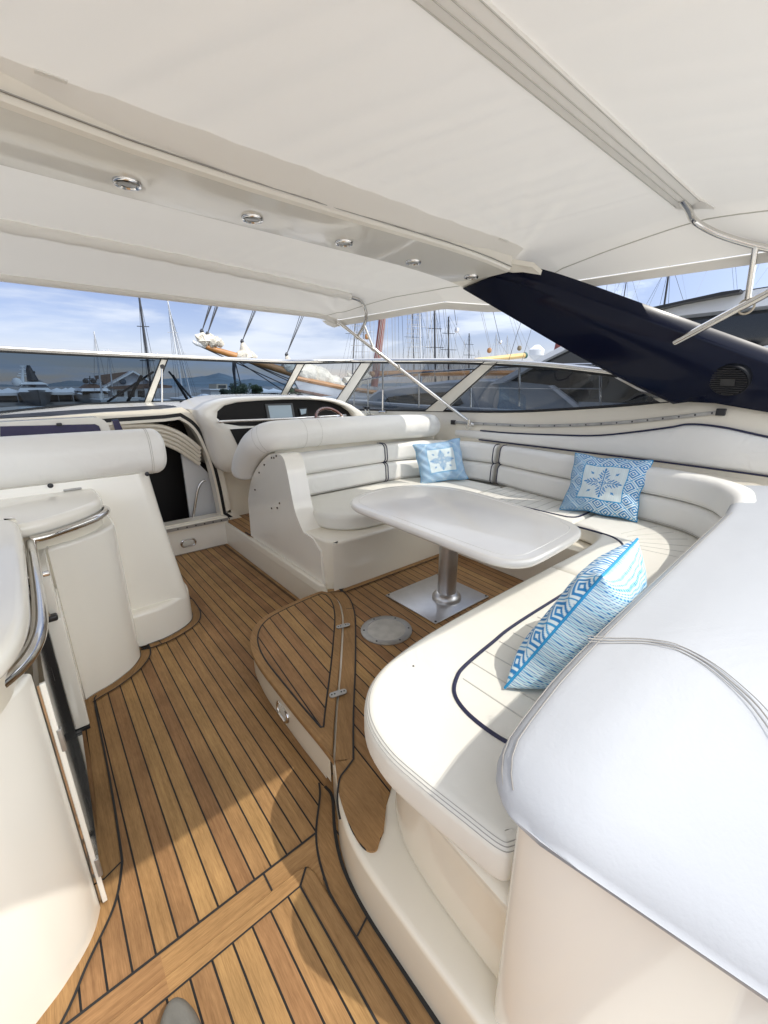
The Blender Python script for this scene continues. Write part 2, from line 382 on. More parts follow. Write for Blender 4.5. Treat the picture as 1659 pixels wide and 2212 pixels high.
fbc = cat(fb, 4)
strip(fbc, off(fbc, .05), DT + .0045, 'margin_board', TEAKX, td)
tr2 = [(.742, 1.03), (.725, .95), (.715, .875), (.69, .81), (.637, .758)]
M().add([(p.x, p.y, DT + .005) for p in trail] + [(p[0], p[1], DT + .005) for p in reversed(tr2)] , [tuple(range(len(trail) + len(tr2)))]).build('margin_board', TEAKB, td)
cd = M(); cd.ribbon(off(hinge, .078), .008, DT + .0082); cd.ribbon(off(fbc, .052), .007, DT + .0084)
cd.ribbon(cat([A(765, 1640, Z=.21), A(748, 1663, Z=.21), A(734, 1684, Z=.21), A(729, 1722, Z=.21), A(731, 1750, Z=.21), A(735, 1772, Z=.21)], 5), .007, DT + .0086)
cd.ribbon([(1.345, 1.98), (1.40, 1.945)], .005, DT + .0085)
cd.build('caulk_line', SEAM, td)
# small teak patch by the helm
hd = M().prism([(1.385, 4.15), (1.385, 3.55), (2.6, 3.55), (2.6, 4.3), (1.43, 4.3)], DH - .01, .246, .003).build('helm_deck', TEAK); struct(hd)
hm = M(); hm.tube(cat([(1.392, 3.72, .249), (1.395, 3.62, .249), (1.42, 3.58, .249), (1.5, 3.57, .249)], 4), .006, 6); hm.build('caulk_line', SEAM, hd)
# gelcoat curb along the helm deck and riser
cb = M().prism([(1.358, 4.2), (1.358, 2.33), (1.385, 2.29), (1.40, 2.32), (1.40, 3.58), (1.386, 3.60), (1.386, 4.2)], DH - .02, .243, .012).build('deck_curb', GEL, pf)

# hinged fan-shaped step
hs = thing('hinged_step', (.9, 1.7, 0), 'fan-shaped teak topped step with white side hinged to the dinette floor', 'step')
nose = cat([(.651, 1.075, 0), (.655, 1.19, 0), (.656, 1.38, 0), (.661, 1.58, 0), (.670, 1.80, 0), (.694, 1.955, 0), (.735, 2.066, 0), (.80, 2.16, 0), (.89, 2.224, 0), (1.0, 2.257, 0), (1.18, 2.284, 0), (1.33, 2.290, 0), (1.372, 2.262, 0)], 6)
hin = [(p.x - .003, p.y + .002) for p in reversed(hinge)]
outl = [(p.x, p.y) for p in nose[:-4]] + [q_ for q_ in hin[3:] if q_[1] > 1.10]
outl = outl[::-1] if area(outl) < 0 else outl
b1, b2 = inset_c(outl, .012), inset_c(outl, .026)
M().prism(b1, .055, DH - .007).build('step_side', GEL, hs)
M().prism(b2, .004, .056).build('step_plinth', GEL, hs)
M().prism(outl, DH - .008, DT + .012, .007, .004, 3).build('step_top', TEAKB, hs)
inn = inset_c(outl, .044)
M().add([(x, y, DT + .0145) for x, y in inn], [tuple(range(len(inn)))]).build('plank_panel', TEAKH, hs)
M().tube([(x, y, DT + .0125) for x, y in inn], .0045, 6, closed=True).build('caulk_line', SEAM, hs)
for nm, x, y in (('h', 1.21, 1.819), ('h', .867, 1.365)):
    hg = M(); d = Vector((.8, -.6, 0))
    rr = rrect(-.045, -.017, .045, .017, .0165, 5)
    hg.prism([(x + p[0] * .92 + p[1] * .3, y - p[0] * .25 + p[1] * .95) for p in rr], DT + .0145, DT + .0185, .0015)
    hb = hg.build('hinge', DULL, hs)
    sc = M()
    for k in (-.032, -.017, .017, .032): sc.lathe([(.0045, 0), (.004, .001)], (x + k * .92, y - k * .25, DT + .0186), n=8)
    build_each(sc, 'screw', BLACK, hb)
def oval_lamp(parent, c, nrm, w=.085, h=.043):
    c = Vector(c); nrm = Vector(nrm).normalized(); s = Vector((0, 0, 1)).cross(nrm); s.normalize(); u = nrm.cross(s)
    def oval(k, d): return [c + s * (p[0] * k) + u * (p[1] * k) + nrm * d for p in rrect(-w, -h, w, h, h * .98, 8)]
    lb = M().loft([oval(1, -.012), oval(1, .004), oval(.97, .010), oval(.86, .013), oval(.76, .010), oval(.72, .004)], cap1=True).build('lamp_bezel', CHROME, parent)
    def ov2(k, d): return [c + s * (p[0] * k) + u * (p[1] * k) + nrm * d for p in rrect(-w + .022, -h + .015, w - .022, h - .015, h * .55, 6)]
    M().loft([ov2(1, .0045), ov2(1, .009), ov2(.85, .0105)]).build('lamp_lens', LENS, lb)
lp1 = thing('courtesy_light', (.668, 1.56, .1), 'chrome oval courtesy light on the side of the hinged step', 'light', 'oval courtesy lights')
oval_lamp(lp1, (.676, 1.555, .098), (-1, .05, .08), .068, .036)
lp2 = thing('courtesy_light', (.982, 4.2, .1), 'chrome oval courtesy light below the cabin entrance sill', 'light', 'oval courtesy lights')
oval_lamp(lp2, (.982, 4.172, .108), (0, -1, 0), .076, .042)

# round deck plate
dp = thing('deck_plate', (1.393, 1.63, DT), 'round grey metal access plate set in the dinette floor beside the table', 'deck plate')
M().lathe([(.152, 0), (.152, .005), (.149, .007), (.116, .007), (.1155, .0055)], (1.393, 1.635, DT + .001), n=56).build('rim', DULL, dp)
M().lathe([(.113, 0), (.113, .006), (.110, .0075)], (1.393, 1.635, DT + .001), n=56).build('lid', mat('worn_plate', (.47, .45, .41), .6, var=(18, .18), metal=.15), dp)
sc = M()
for k in range(6): a = R(25 + 60 * k); sc.lathe([(.006, 0), (.005, .0015)], (1.393 + .133 * math.cos(a), 1.635 + .133 * math.sin(a), DT + .008), n=10)
build_each(sc, 'screw', BLACK, dp)

# ---------------------------------------------------------------- table
tb = thing('dining_table', (1.93, 1.64, DT), 'white gelcoat dining table on a brushed steel pedestal', 'table')
tout = cat([(1.395, 1.85, 0), (1.405, 1.95, 0), (1.44, 2.04, 0), (1.52, 2.115, 0), (1.64, 2.17, 0), (1.79, 2.195, 0), (1.93, 2.175, 0), (2.05, 2.115, 0), (2.15, 2.02, 0), (2.21, 1.90, 0), (2.235, 1.75, 0), (2.225, 1.55, 0), (2.185, 1.28, 0), (2.145, 1.08, 0), (2.115, .975, 0), (2.065, .895, 0), (1.99, .85, 0), (1.90, .832, 0), (1.72, .82, 0), (1.56, .815, 0), (1.485, .824, 0), (1.425, .86, 0), (1.39, .92, 0), (1.378, 1.0, 0), (1.382, 1.25, 0), (1.39, 1.6, 0)], 5, True)
TW = mat('table_gelcoat', (.80, .77, .72), .2, coat=.5, coat_rough=.06, var=(3, .06))
to = [(p.x, p.y) for p in tout]
M().prism(to, .862, .905, .018, .022, 6).build('tabletop', TW, tb)
ti = inset(to if area(to) > 0 else to[::-1], .055)
M().tube([(x, y, .9042) for x, y in ti], .0022, 5, closed=True).build('rim_groove', TW, tb)
M().lathe([(.062, .21), (.062, .86)], (1.945, 1.655, 0), n=40).build('pedestal', STEEL, tb)
M().lathe([(.098, .214), (.098, .228), (.094, .242), (.074, .262), (.066, .266)], (1.945, 1.655, 0), n=40).build('pedestal_collar', STEEL, tb)
M().lathe([(.13, .835), (.13, .861)], (1.945, 1.655, 0), n=40).build('support_flange', STEEL, tb)
pl = M().box((1.925, 1.722, DT + .005), (.53, .47, .008), b=.003).build('base_plate', STEEL, tb)
sc = M()
for x in (1.675, 2.175):
    for y in (1.502, 1.942): sc.lathe([(.008, 0), (.007, .002)], (x, y, DT + .0095), n=10)
build_each(sc, 'screw', BLACK, tb)

# ---------------------------------------------------------------- sofa
sf = thing('dinette_sofa', (2.2, 1.5, DH), 'U-shaped cream vinyl sofa with navy piped backrest wrapped round the table', 'sofa')
ZC0, ZC1 = .565, .685
bfwd = [(1.405, 3.6), (1.405, 2.42), (1.42, 2.33), (1.46, 2.262), (1.53, 2.232), (2.70, 2.232), (2.70, 3.6)]
M().prism(bfwd[:1] + [tuple(p[:2]) for p in cat([(p[0], p[1], 0) for p in bfwd[1:6]], 4)] + bfwd[6:], DH - .004, .565, .02).build('forward_base', GEL, sf)
M().prism([(2.58, .9), (3.5, .9), (3.5, 2.23), (2.62, 2.23)], DH - .003, .562, .01).build('side_base', GEL, sf)
spath = cat([(2.58, .93), (1.9, .925), (1.2, .905), (.98, .895), (.83, .86), (.72, .79), (.66, .70), (.632, .58), (.62, .45), (.615, .33), (.612, .235)], 5)
sprof = [(-.03, DH - .003), (-.006, DH + .01), (.002, .26), (.0, .34), (-.012, .42), (-.010, .47), (.012, .51), (.034, .535), (.036, .55), (.02, .562), (-.3, .564), (-.3, DH - .003)]
spath = spath[::-1]
M().sweep(spath, [(-a, z) for a, z in sprof]).build('aft_base', GEL, sf)
cush = [
 ('seat_cushion', [(3.3, 2.2), (3.3, 3.1), (1.62, 3.06), (1.555, 3.0), (1.535, 2.82), (1.535, 2.60), (1.56, 2.49), (1.63, 2.40), (1.73, 2.345), (1.9, 2.32), (2.5, 2.31), (2.68, 2.28), (2.75, 2.2)]),
 ('seat_cushion', [(2.752, 2.196), (2.775, 1.9), (2.78, 1.255), (3.34, 1.255), (3.42, 1.7), (3.45, 2.196)]),
 ('seat_cushion', [(1.988, .985), (2.3, .985), (2.5, .995), (2.66, 1.03), (2.745, 1.11), (2.778, 1.25), (3.33, 1.25), (3.3, .8), (3.1, .5), (2.8, .38), (1.988, .36)]),
 ('seat_cushion', [(1.983, .985), (1.5, .982), (1.1, .972), (.87, .95), (.73, .912), (.64, .853), (.578, .765), (.551, .65), (.556, .53), (.570, .41), (.583, .32), (.61, .295), (.66, .285), (.9, .28), (1.983, .34)])]
for nm, pts in cush:
    k = len(pts)
    sm = [tuple(p[:2]) for p in cat([(p[0], p[1], 0) for p in pts], 3, True)] if pts[0] == (1.983, .985) else pts
    if pts[0] == (3.3, 2.2): sm = pts[:3] + [tuple(p[:2]) for p in cat([(p[0], p[1], 0) for p in pts[3:]], 4)]
    if pts[0] == (1.988, .985): sm = [tuple(p[:2]) for p in cat([(p[0], p[1], 0) for p in pts[:6]], 4)] + pts[6:]
    if pts[0] == (1.983, .985): sm = [tuple(p[:2]) for p in cat([(p[0], p[1], 0) for p in pts[:14]], 4)] + pts[14:]
    M().prism(sm, ZC0, ZC1, .036, .03, 6).build(nm, VINC, sf)
zt = ZC1 + .0012
pp = cat([(.83, .40, zt), (.812, .50, zt), (.818, .60, zt), (.85, .672, zt), (.91, .715, zt), (.98, .737, zt), (1.16, .757, zt), (1.36, .772, zt), (1.98, .775, zt), (2.35, .79, zt), (2.55, .835, zt), (2.66, .93, zt), (2.69, 1.05, zt), (2.695, 1.2, zt)], 6)
M().tube(pp, .0065, 8).build('seat_piping', NAVYP, sf)
pp = cat([(3.1, 1.285, zt), (2.92, 1.285, zt), (2.86, 1.32, zt), (2.845, 1.42, zt), (2.84, 2.0, zt), (2.82, 2.3, zt), (2.7, 2.45, zt), (2.4, 2.5, zt), (1.85, 2.52, zt)], 6)
M().tube(pp, .0065, 8).build('seat_piping', NAVYP, sf)
ch = M()
for k in range(14):
    x = .925 + .088 * k; ch.tube([(x, .36, zt - .001), (x, .70 if k == 0 else .745, zt - .001)], .0026, 5)
for k in range(11): 
    y = 1.36 + .082 * k; ch.tube([(2.86, y, zt - .001), (3.3, y + .02, zt - .001)], .0026, 5)
for k in range(6):
    a = R(8 + 13 * k); d_ = Vector((math.sin(a), -math.cos(a) * .9, 0)); c_ = Vector((2.55, 1.0, zt - .001)); ch.tube([c_ + d_ * .24, c_ + d_ * .60], .0022, 5)
build_each(ch, 'channel_seam', STITCHL, sf)
st = M()
for z_, d in ((ZC1 - .006, .0157), (ZC1 - .018, .0043)):
    e = inset([tuple(p[:2]) for p in cat([(p[0], p[1], 0) for p in cush[3][1][:13]], 6)], 0)
    e = off(cat([(p[0], p[1], 0) for p in cush[3][1][:13]], 6), -d)
    st.tube([(x, y, z_ + .0004) for x, y in e], .0009, 4)
e = off(cat([(p[0], p[1], 0) for p in cush[3][1][:13]], 6), -.0098); st.tube([(x, y, ZC1 - .0108) for x, y in e], .0011, 4)
st.build('edge_stitching', STITCH, sf)
M().lathe([(.004, 0), (.003, .0015)], (.845, .85, ZC1), n=10).build('seat_stud', BLACK, sf)

# backrest: two tiers of rolls
BP = cat([(1.55, 3.03), (2.0, 3.05), (2.55, 3.06), (2.9, 3.02), (3.13, 2.89), (3.28, 2.66), (3.34, 2.3), (3.28, 1.95), (3.21, 1.5), (3.19, 1.1), (3.17, .88), (3.10, .67), (2.95, .53), (2.7, .44), (2.3, .40), (1.6, .385), (.95, .375)][0:17] if False else [(x, y, 0) for x, y in [(1.55, 3.03), (2.0, 3.05), (2.55, 3.06), (2.9, 3.02), (3.13, 2.89), (3.28, 2.66), (3.34, 2.3), (3.28, 1.95), (3.21, 1.5), (3.19, 1.1), (3.17, .88), (3.10, .67), (2.95, .53), (2.7, .44), (2.3, .40), (1.6, .385), (.95, .375)]], 8)
def rollprof(n0, n1, z0, z1, r, lean=0.):
    return [(x + (z - z0) * lean, z) for x, z in rrect(n0, z0, n1, z1, r, 5)]
lo_ = rollprof(-.13, .012, .680, .868, .045, -.06); hi_ = rollprof(-.15, .0, .872, 1.050, .048, -.10)
NB = next(i for i, p in enumerate(BP) if p.y < .6 and p.x < 2.62)
secs = [(0, 17, 'a'), (17, 47, 'b'), (48, NB, 'c')]
for i0, i1, nm in secs:
    pth = BP[i0:i1 + 1]
    if nm == 'b': pth = pth[:1] + pth[1:]
    g = .006
    for prof in (lo_, hi_):
        o = M().sweep(pth, prof, .016, 4).build('backrest_cushion', VIN, sf)
        pi = M()
        for end in (0, -1):
            if nm == 'c' and end == -1: continue
            t = (pth[1] - pth[0]) if end == 0 else (pth[-2] - pth[-1]); t.normalize()
            nn = Vector((t.y, -t.x, 0)) * (1 if end == 0 else -1)
            pi.tube([pth[end] + t * .014 + nn * (q_[0] * 1.015) + Vector((0, 0, q_[1])) for q_ in prof], .0055, 7, closed=True)
        pi.build('piping', NAVYP, o)
stl = M()
for nz, zz in ((.0145, .700), (.0135, .707), (-.0115, .893), (-.0125, .900)):
    stl.tube([p + Vector(((BP[min(i + 1, len(BP) - 1)] - BP[max(i - 1, 0)]).normalized().y * nz, -(BP[min(i + 1, len(BP) - 1)] - BP[max(i - 1, 0)]).normalized().x * nz, zz)) for i, p in list(enumerate(BP))[:NB - 2]], .0012, 4)
stl.build('backrest_stitching', STITCH, sf)

# aft backrest bolster (near right)
ab = thing('aft_bolster', (1.6, 0, .83), 'huge white vinyl bolster nearest the camera, behind the blue cushion seen from its side', 'bolster')
def ztop(x):
    pts = [(.528, .865), (.54, .895), (.58, .93), (.66, .965), (.76, .995), (.86, 1.012), (.98, 1.02), (1.5, 1.03), (3.0, 1.045), (3.6, 1.05)]
    for (a, b), (c, d) in zip(pts, pts[1:]):
        if x <= c: t = max(0, (x - a) / (c - a)); return b + (d - b) * t
    return 1.05
def cr_(x): return 0 if x > .62 else .095 - math.sqrt(max(0, .095 ** 2 - min(.095, .62 - x) ** 2))
rings = []
xs = [.5255, .5275, .533, .545, .56, .58, .61, .65, .70, .76, .82, .88, .94, 1.0, 1.1, 1.3, 1.6, 2.0, 2.4, 2.7, 2.9, 3.1]
for x in xs:
    zt_ = ztop(x); z0 = .838 if x > .56 else .838 + (.56 - x) * .5
    yf = .352 + max(0, x - .9) * .028 - cr_(x)
    if x > 2.5: yf += (x - 2.5) * .12
    ya = -.62; r = .055
    rg = []
    for k in range(7):
        a = R(90 * k / 6); rg.append((x, yf - r + r * math.sin(a) if False else yf - .05 + .05 * math.cos(R(-90 + 90 * k / 6)), z0 + .05 + .05 * math.sin(R(-90 + 90 * k / 6)) if zt_ - z0 > .11 else z0 + (zt_ - z0) * .48 * (1 + math.sin(R(-90 + 90 * k / 6)))))
    for k in range(7):
        a = R(90 * k / 6); rr_ = .048 if zt_ - z0 > .11 else (zt_ - z0) * .5
        rg.append((x, yf - .05 + .05 * math.cos(a), zt_ - rr_ + rr_ * math.sin(a)))
    for k in range(1, 15):
        t = k / 15; y = yf - .05 + (ya - yf + .05) * t
        rg.append((x, y, zt_ + .05 * math.sin(math.pi * min(1, t * 1.1)) * min(1, max(0, (x - .55) / .35))))
    rg.append((x, ya, z0 + .03)); rg.append((x, ya + .03, z0))
    sh_ = max(0, min(1, (1.5 - x) / .9)); rings.append([(X_ + max(0, .2 - Y_) * .48 * sh_, Y_, Z_ - max(0, .2 - Y_) * .40 * sh_) for X_, Y_, Z_ in rg])
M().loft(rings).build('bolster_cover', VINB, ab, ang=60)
def bz(x, y):
    sh_ = max(0, min(1, (1.5 - x) / .9)); dz_ = max(0, .2 - y) * .40 * sh_; x = x - max(0, .2 - y) * .48 * sh_; return bz0(x, y) - dz_
def bz0(x, y):
    zt_ = ztop(x); yf = .352 + max(0, x - .9) * .028 - .05
    t = max(0, (yf - y) / (yf + .62)); return zt_ + .05 * math.sin(math.pi * min(1, t * 1.1)) * min(1, max(0, (x - .55) / .35))
se = M()
base_seam = cat([(.93, .345, 0), (1.0, .24, 0), (1.01, .15, 0), (.97, .06, 0), (.925, 0, 0), (.85, -.1, 0), (.8, -.2, 0)], 8)
for d in (-.011, 0, .011): se.tube([(x, y, bz(x, y) + .0012) for x, y in off(base_seam, d)], .0012 if d else .0018, 4)
for dz in (-.004, -.016):
    se.tube([(x, .352 + max(0, x - .9) * .028 - cr_(x) - (.03 if dz == -.004 else .011), ztop(x) + dz + .0035) for x in [.545, .56, .58, .61, .65, .7, .76, .82, .88, .94, 1.0, 1.1, 1.3, 1.6, 2.0, 2.4]], .0012, 4)
se.build('stitching', STITCH, ab)

# gelcoat pod under the bolster
gp = thing('bolster_bulkhead', (1.0, 0, 0), 'rounded cream gelcoat bulkhead beneath the huge near bolster', 'bulkhead')
po = cat([(.63, .292, 0), (.585, .288, 0), (.564, .268, 0), (.562, .215, 0), (.588, .145, 0), (.645, .06, 0), (.715, -.035, 0), (.80, -.14, 0), (.90, -.25, 0), (1.1, -.42, 0)], 6)
po = [(p.x, p.y) for p in po] + [(3.2, -.45), (3.2, .292)]
def btop(x, y): return .832 - max(0, .2 - y) * .40 * max(0, min(1, (1.5 - x) / .9)) - .004
M().loft([[(x, y, 0) for x, y in po], [(x, y, btop(x, y) - .012) for x, y in po], [(x, y, btop(x, y)) for x, y in inset(po if area(po) > 0 else po[::-1], .012)] if area(po) > 0 else [(x, y, btop(x, y)) for x, y in po]]).build('bulkhead_panel', GELW, gp)

# forward roll bolster with its end panel (back of the helm seat)
ep = thing('helm_seat_back', (2.3, 3.2, DH), 'helm seat back with rolled white bolster along its top and a cream end panel', 'seat back')
arc = [(1.4, 3.60, .20), (1.4, 3.585, .60), (1.4, 3.50, .76), (1.4, 3.40, .87), (1.4, 3.22, 1.00), (1.4, 3.06, 1.075), (1.4, 2.92, 1.10), (1.4, 2.83, 1.085), (1.4, 2.78, 1.0), (1.4, 2.70, .72), (1.4, 2.62, .60), (1.4, 2.56, .56), (1.4, 2.5, .20)]
eo = [(p.y, p.z) for p in cat(arc[1:11], 5)]; eo = [(3.60, .20)] + eo + [(2.58, .56), (2.45, .55), (2.36, .48), (2.34, .20)]
M().loft([[(1.395, y, z) for y, z in eo], [(1.384, y, z) for y, z in inset(eo if area(eo) > 0 else eo[::-1], .0)] if False else [(1.395, y, z) for y, z in eo], [(1.55, y, z) for y, z in eo]]).build('end_panel', GELW, ep)
M().prism([(1.5, 3.18), (3.42, 3.2), (3.42, 3.5), (1.5, 3.5)], DH, 1.10, .02).build('back_panel', GEL, ep)
roll = cat([(1.385, 3.585, .80), (1.38, 3.56, .87), (1.375, 3.48, .965), (1.375, 3.33, 1.085), (1.385, 3.20, 1.16), (1.43, 3.11, 1.205), (1.55, 3.085, 1.215), (1.9, 3.10, 1.215), (2.6, 3.115, 1.205), (3.2, 3.12, 1.185), (3.36, 3.12, 1.18)], 8)
n_ = len(roll); rad = []
for i in range(n_):
    a = min(1, i / 10); b = min(1, (n_ - 1 - i) / 7)
    rad.append(.118 * math.sqrt(max(.02, 1 - (1 - a) ** 2)) * math.sqrt(max(.02, 1 - (1 - b) ** 2)) * (1 if i > 30 else .93 + .07 * i / 30))
M().tube(roll, rad, 22).build('roll_bolster', VIN, ep)
sm = M()
for i in (36, 38, 52, 55): 
    t = (roll[i + 1] - roll[i - 1]).normalized(); u = Vector((0, 0, 1)); s_ = t.cross(u).normalized(); u = s_.cross(t)
    sm.tube([roll[i] + (s_ * math.cos(R(a)) + u * math.sin(R(a))) * (rad[i] + .0006) for a in range(0, 360, 15)], .0011, 4, closed=True)
sm.build('bolster_seam', STITCHL, ep)
sc = M()
for x, y in [(587, 989), (592, 989), (597, 985), (571, 1004), (560, 1021), (551, 1058), (587, 1098), (599, 1097), (604, 1087)]:
    p = A(x, y, X=1.393); sc.lathe([(.008, 0), (.008, .003), (.005, .006)], p, (-1, 0, 0), 10)
build_each(sc, 'snap_stud', mat('snap_brass', (.10, .08, .06), .35, metal=.8), ep)

# ---------------------------------------------------------------- blue cushions
def floral(u, v):
    # u, v in -1..1 inside the white panel
    a, b = abs(u), abs(v)
    def leaf(px, py, cx, cy, ang, L, W):
        dx, dy = px - cx, py - cy; c, s = math.cos(ang), math.sin(ang); x = dx * c + dy * s; y = -dx * s + dy * c
        return (x / L) ** 2 + (y / W) ** 2 < 1
    for (p, q_) in ((a, b), (b, a)):
        if leaf(p, q_, .71, 0, 0, .09, .042): return True
        for k, (cx, cy, an, L, W) in enumerate(((.61, .075, R(38), .085, .026), (.49, .11, R(44), .11, .028), (.37, .14, R(50), .12, .029), (.26, .11, R(45), .09, .024))):
            if leaf(p, q_, cx, cy, an, L, W): return True
        if q_ < .016 and p < .66: return True
    r = math.hypot(u, v)
    if .105 < r < .135 or r < .04: return True
    if leaf(a, b, .20, .20, R(45), .07, .028): return True
    for cx, cy in ((.50, .50),):
        if leaf(a, b, cx, cy, R(45), .10, .030) or leaf(a, b, cx - .01, cy - .01, R(-45), .075, .026): return True
    return False
BLUE = (.008, .19, .46); BLUE2 = (.022, .27, .54); WHT = (.64, .73, .75); PALE = (.30, .58, .70)
def front_col(u, v):
    if abs(u + .02) < .62 and abs(v - .03) < .62:
        if abs(u + .02) > .59 or abs(v - .03) > .59: return BLUE2
        if floral((u + .02) / .59 * .88, (v - .03) / .59 * .88): return BLUE
        return tuple(.86 * c for c in WHT) if int((u + 2) * 62) % 2 else WHT
    n = 4.3; x, y = u * n, v * n
    p, q_ = (x + y) % 2 - 1, (x - y) % 2 - 1
    d = max(abs(p), abs(q_))
    if d > .93: return BLUE2
    if d > .74: return WHT
    if d > .52: return BLUE
    if d > .36: return WHT
    if d > .16: return BLUE
    return WHT
def back_col(u, v):
    a, b = int((u + 1) * 36), int((v + 1) * 72)
    if b % 2 == 0 and (a + (b // 2)) % 2 == 0: return BLUE
    if b % 2 == 0: return PALE
    return WHT
CUSH = bpy.data.materials.new('woven_blue_cotton'); n, l = nt(CUSH); p = n['Principled BSDF']
at_ = n.new('ShaderNodeVertexColor'); at_.layer_name = 'Col'; l.new(at_.outputs[0], p.inputs['Base Color']); p.inputs['Roughness'].default_value = .75; p.inputs['Sheen Weight'].default_value = .15
tc = n.new('ShaderNodeTexCoord'); w_ = n.new('ShaderNodeTexNoise'); w_.inputs['Scale'].default_value = 320; l.new(tc.outputs['Object'], w_.inputs['Vector'])
b_ = n.new('ShaderNodeBump'); b_.inputs['Strength'].default_value = .35; b_.inputs['Distance'].default_value = .003; l.new(w_.outputs['Fac'], b_.inputs['Height']); l.new(b_.outputs['Normal'], p.inputs['Normal'])
def pillow(c, Rt, Up, hw, hh, puff, label, seed, N=150, slump=.0, bk=1.):
    c = Vector(c); Rt = Vector(Rt).normalized(); Up = Vector(Up); Up = Up.normalized(); Nn = Rt.cross(Up).normalized(); rnd = random.Random(seed)
    vs, fs, cols = [], [], []
    ph = [rnd.uniform(0, 6) for _ in range(8)]
    def P(u, v, side):
        e = (1 - u ** 4) * (1 - v ** 4); e = max(0, e)
        k = 1 - .085 * (1 - v * v) if True else 1; k2 = 1 - .085 * (1 - u * u)
        wob = .004 * math.sin(5 * v + ph[0]) + .003 * math.sin(9 * v + ph[1]); wob2 = .004 * math.sin(5 * u + ph[2]) + .003 * math.sin(8 * u + ph[3])
        th = (puff if side > 0 else puff * bk) * (e ** .55) * (1 + .10 * math.sin(3 * u + ph[4]) * math.cos(2.6 * v + ph[5])) + .004 * math.sin(14 * (u + v) + ph[6]) * (1 - e) * e * 3
        return c + Rt * (u * hw * k + wob * u) + Up * (v * hh * k2 + wob2 * v - slump * (1 - u * u) * (1 + v) * .5) + Nn * (side * th)
    for side in (1, -1):
        b0 = len(vs)
        for j in range(N + 1):
            for i in range(N + 1):
                u, v = -1 + 2 * i / N, -1 + 2 * j / N
                vs.append(P(u, v, side)); cols.append(front_col(u, v) if side > 0 else back_col(u, v))
        for j in range(N):
            for i in range(N):
                a = b0 + j * (N + 1) + i; q_ = (a, a + 1, a + N + 2, a + N + 1); fs.append(q_ if side > 0 else q_[::-1])
    o = M().add(vs, fs).build('throw_pillow', CUSH, None, attr=cols)
    o['label'] = label; o['category'] = 'pillow'; o['group'] = 'blue and white woven throw pillows'
    e = M(); T = 40
    e.tube([P(-1 + 2 * i / T, -1, 1) for i in range(T)] + [P(1, -1 + 2 * i / T, 1) for i in range(T)] + [P(1 - 2 * i / T, 1, 1) for i in range(T)] + [P(-1, 1 - 2 * i / T, 1) for i in range(T)], .0042, 6, closed=True)
    e.build('edge_seam', mat('pillow_seam', BLUE2, .8), o)
    return o
pillow((3.03, 2.74, .875), (.86, -.46, .10), (.02, .14, .36), .242, .205, .07, 'blue patterned throw pillow in the forward corner of the sofa', 1)
pillow((3.125, 1.22, .895), (.10, -.48, .0), (.17, .02, .41), .255, .222, .075, 'largest looking blue floral pillow, standing mid-side under the hull pad', 2)
pillow((1.285, .53, .885), (-.40, -.05, 0), (.19, -.15, .37), .205, .225, .06, 'blue pillow seen from its dotted back, leaning on the near bolster', 3, N=170, bk=2.5)

# ================================================================= PORT SIDE: wet bar, bulkhead, cabin entrance
wb = thing('wet_bar', (-.5, 1.8, 0), 'cream gelcoat wet bar cabinet with chrome handrail and white counter', 'wet bar')
bodyp = [(p.x, p.y) for p in cat([(x, y, 0) for x, y in left_edge], 6)]
bodyp = [(-.16, 2.44), (-.16, 1.29)] + [(x + .003, y) for x, y in bodyp if y < 1.285]
M().prism([(-1.4, 2.44)] + bodyp + [(-1.4, .7)], 0, .90, .015).build('cabinet_body', GELW, wb)
M().prism(inset([(x, y) for x, y in cyb] + [(.45, 3.0), (.45, 3.2), (-.9, 3.2), (-.9, 2.40)], .004) if False else [(x, y) for x, y in cyb[:30]] + [(.262, 2.74), (.262, 3.0), (-.9, 3.0), (-.9, 2.42), (-.06, 2.42)], 0, .865, .02).build('rounded_cabinet', GELW, wb)
M().prism([(-.9, 2.43), (-.06, 2.43), (.06, 2.47), (.16, 2.56), (.21, 2.66), (.215, 2.95), (-.9, 2.95)], .86, .985, .01).build('recess_panel', GEL, wb)
fc = cat([(-.9, 2.30, 0), (-.2, 2.31, 0), (-.06, 2.325, 0), (.06, 2.40, 0), (.155, 2.495, 0), (.215, 2.60, 0), (.228, 2.72, 0), (.222, 2.96, 0)], 6)
M().prism([(p.x, p.y) for p in fc] + [(-.9, 2.96)], .955, 1.022, .028, .022).build('rear_shelf', GELW, wb)
nc = cat([(-.9, 1.0, 0), (-.26, 1.02, 0), (-.165, 1.085, 0), (-.122, 1.17, 0), (-.098, 1.32, 0), (-.096, 1.55, 0), (-.101, 1.9, 0), (-.112, 2.25, 0), (-.135, 2.36, 0), (-.19, 2.385, 0), (-.9, 2.39, 0)], 6)
M().prism([(p.x, p.y) for p in nc], .985, 1.042, .026, .02, 6).build('counter_top', GELW, wb)
M().prism([(p.x - .035, p.y * .985 + .02) for p in nc], .895, .99).build('counter_riser', GEL, wb)
hr = cat([(-.36, 1.07, .935), (-.25, 1.11, .935), (-.168, 1.19, .935), (-.118, 1.275, .935), (-.090, 1.40, .935), (-.083, 1.6, .935), (-.087, 1.97, .935), (-.094, 2.30, .935)], 7)
M().tube(hr, .0195, 16).build('handrail', CHROME, wb)
hr = cat([(-.094, 2.315, .945), (-.035, 2.33, .945), (.03, 2.375, .945), (.10, 2.43, .945), (.175, 2.505, .945), (.225, 2.60, .945), (.235, 2.66, .945), (.215, 2.71, .945), (.19, 2.72, .945)], 7)
M().tube(hr, .0185, 16).build('handrail', CHROME, wb)
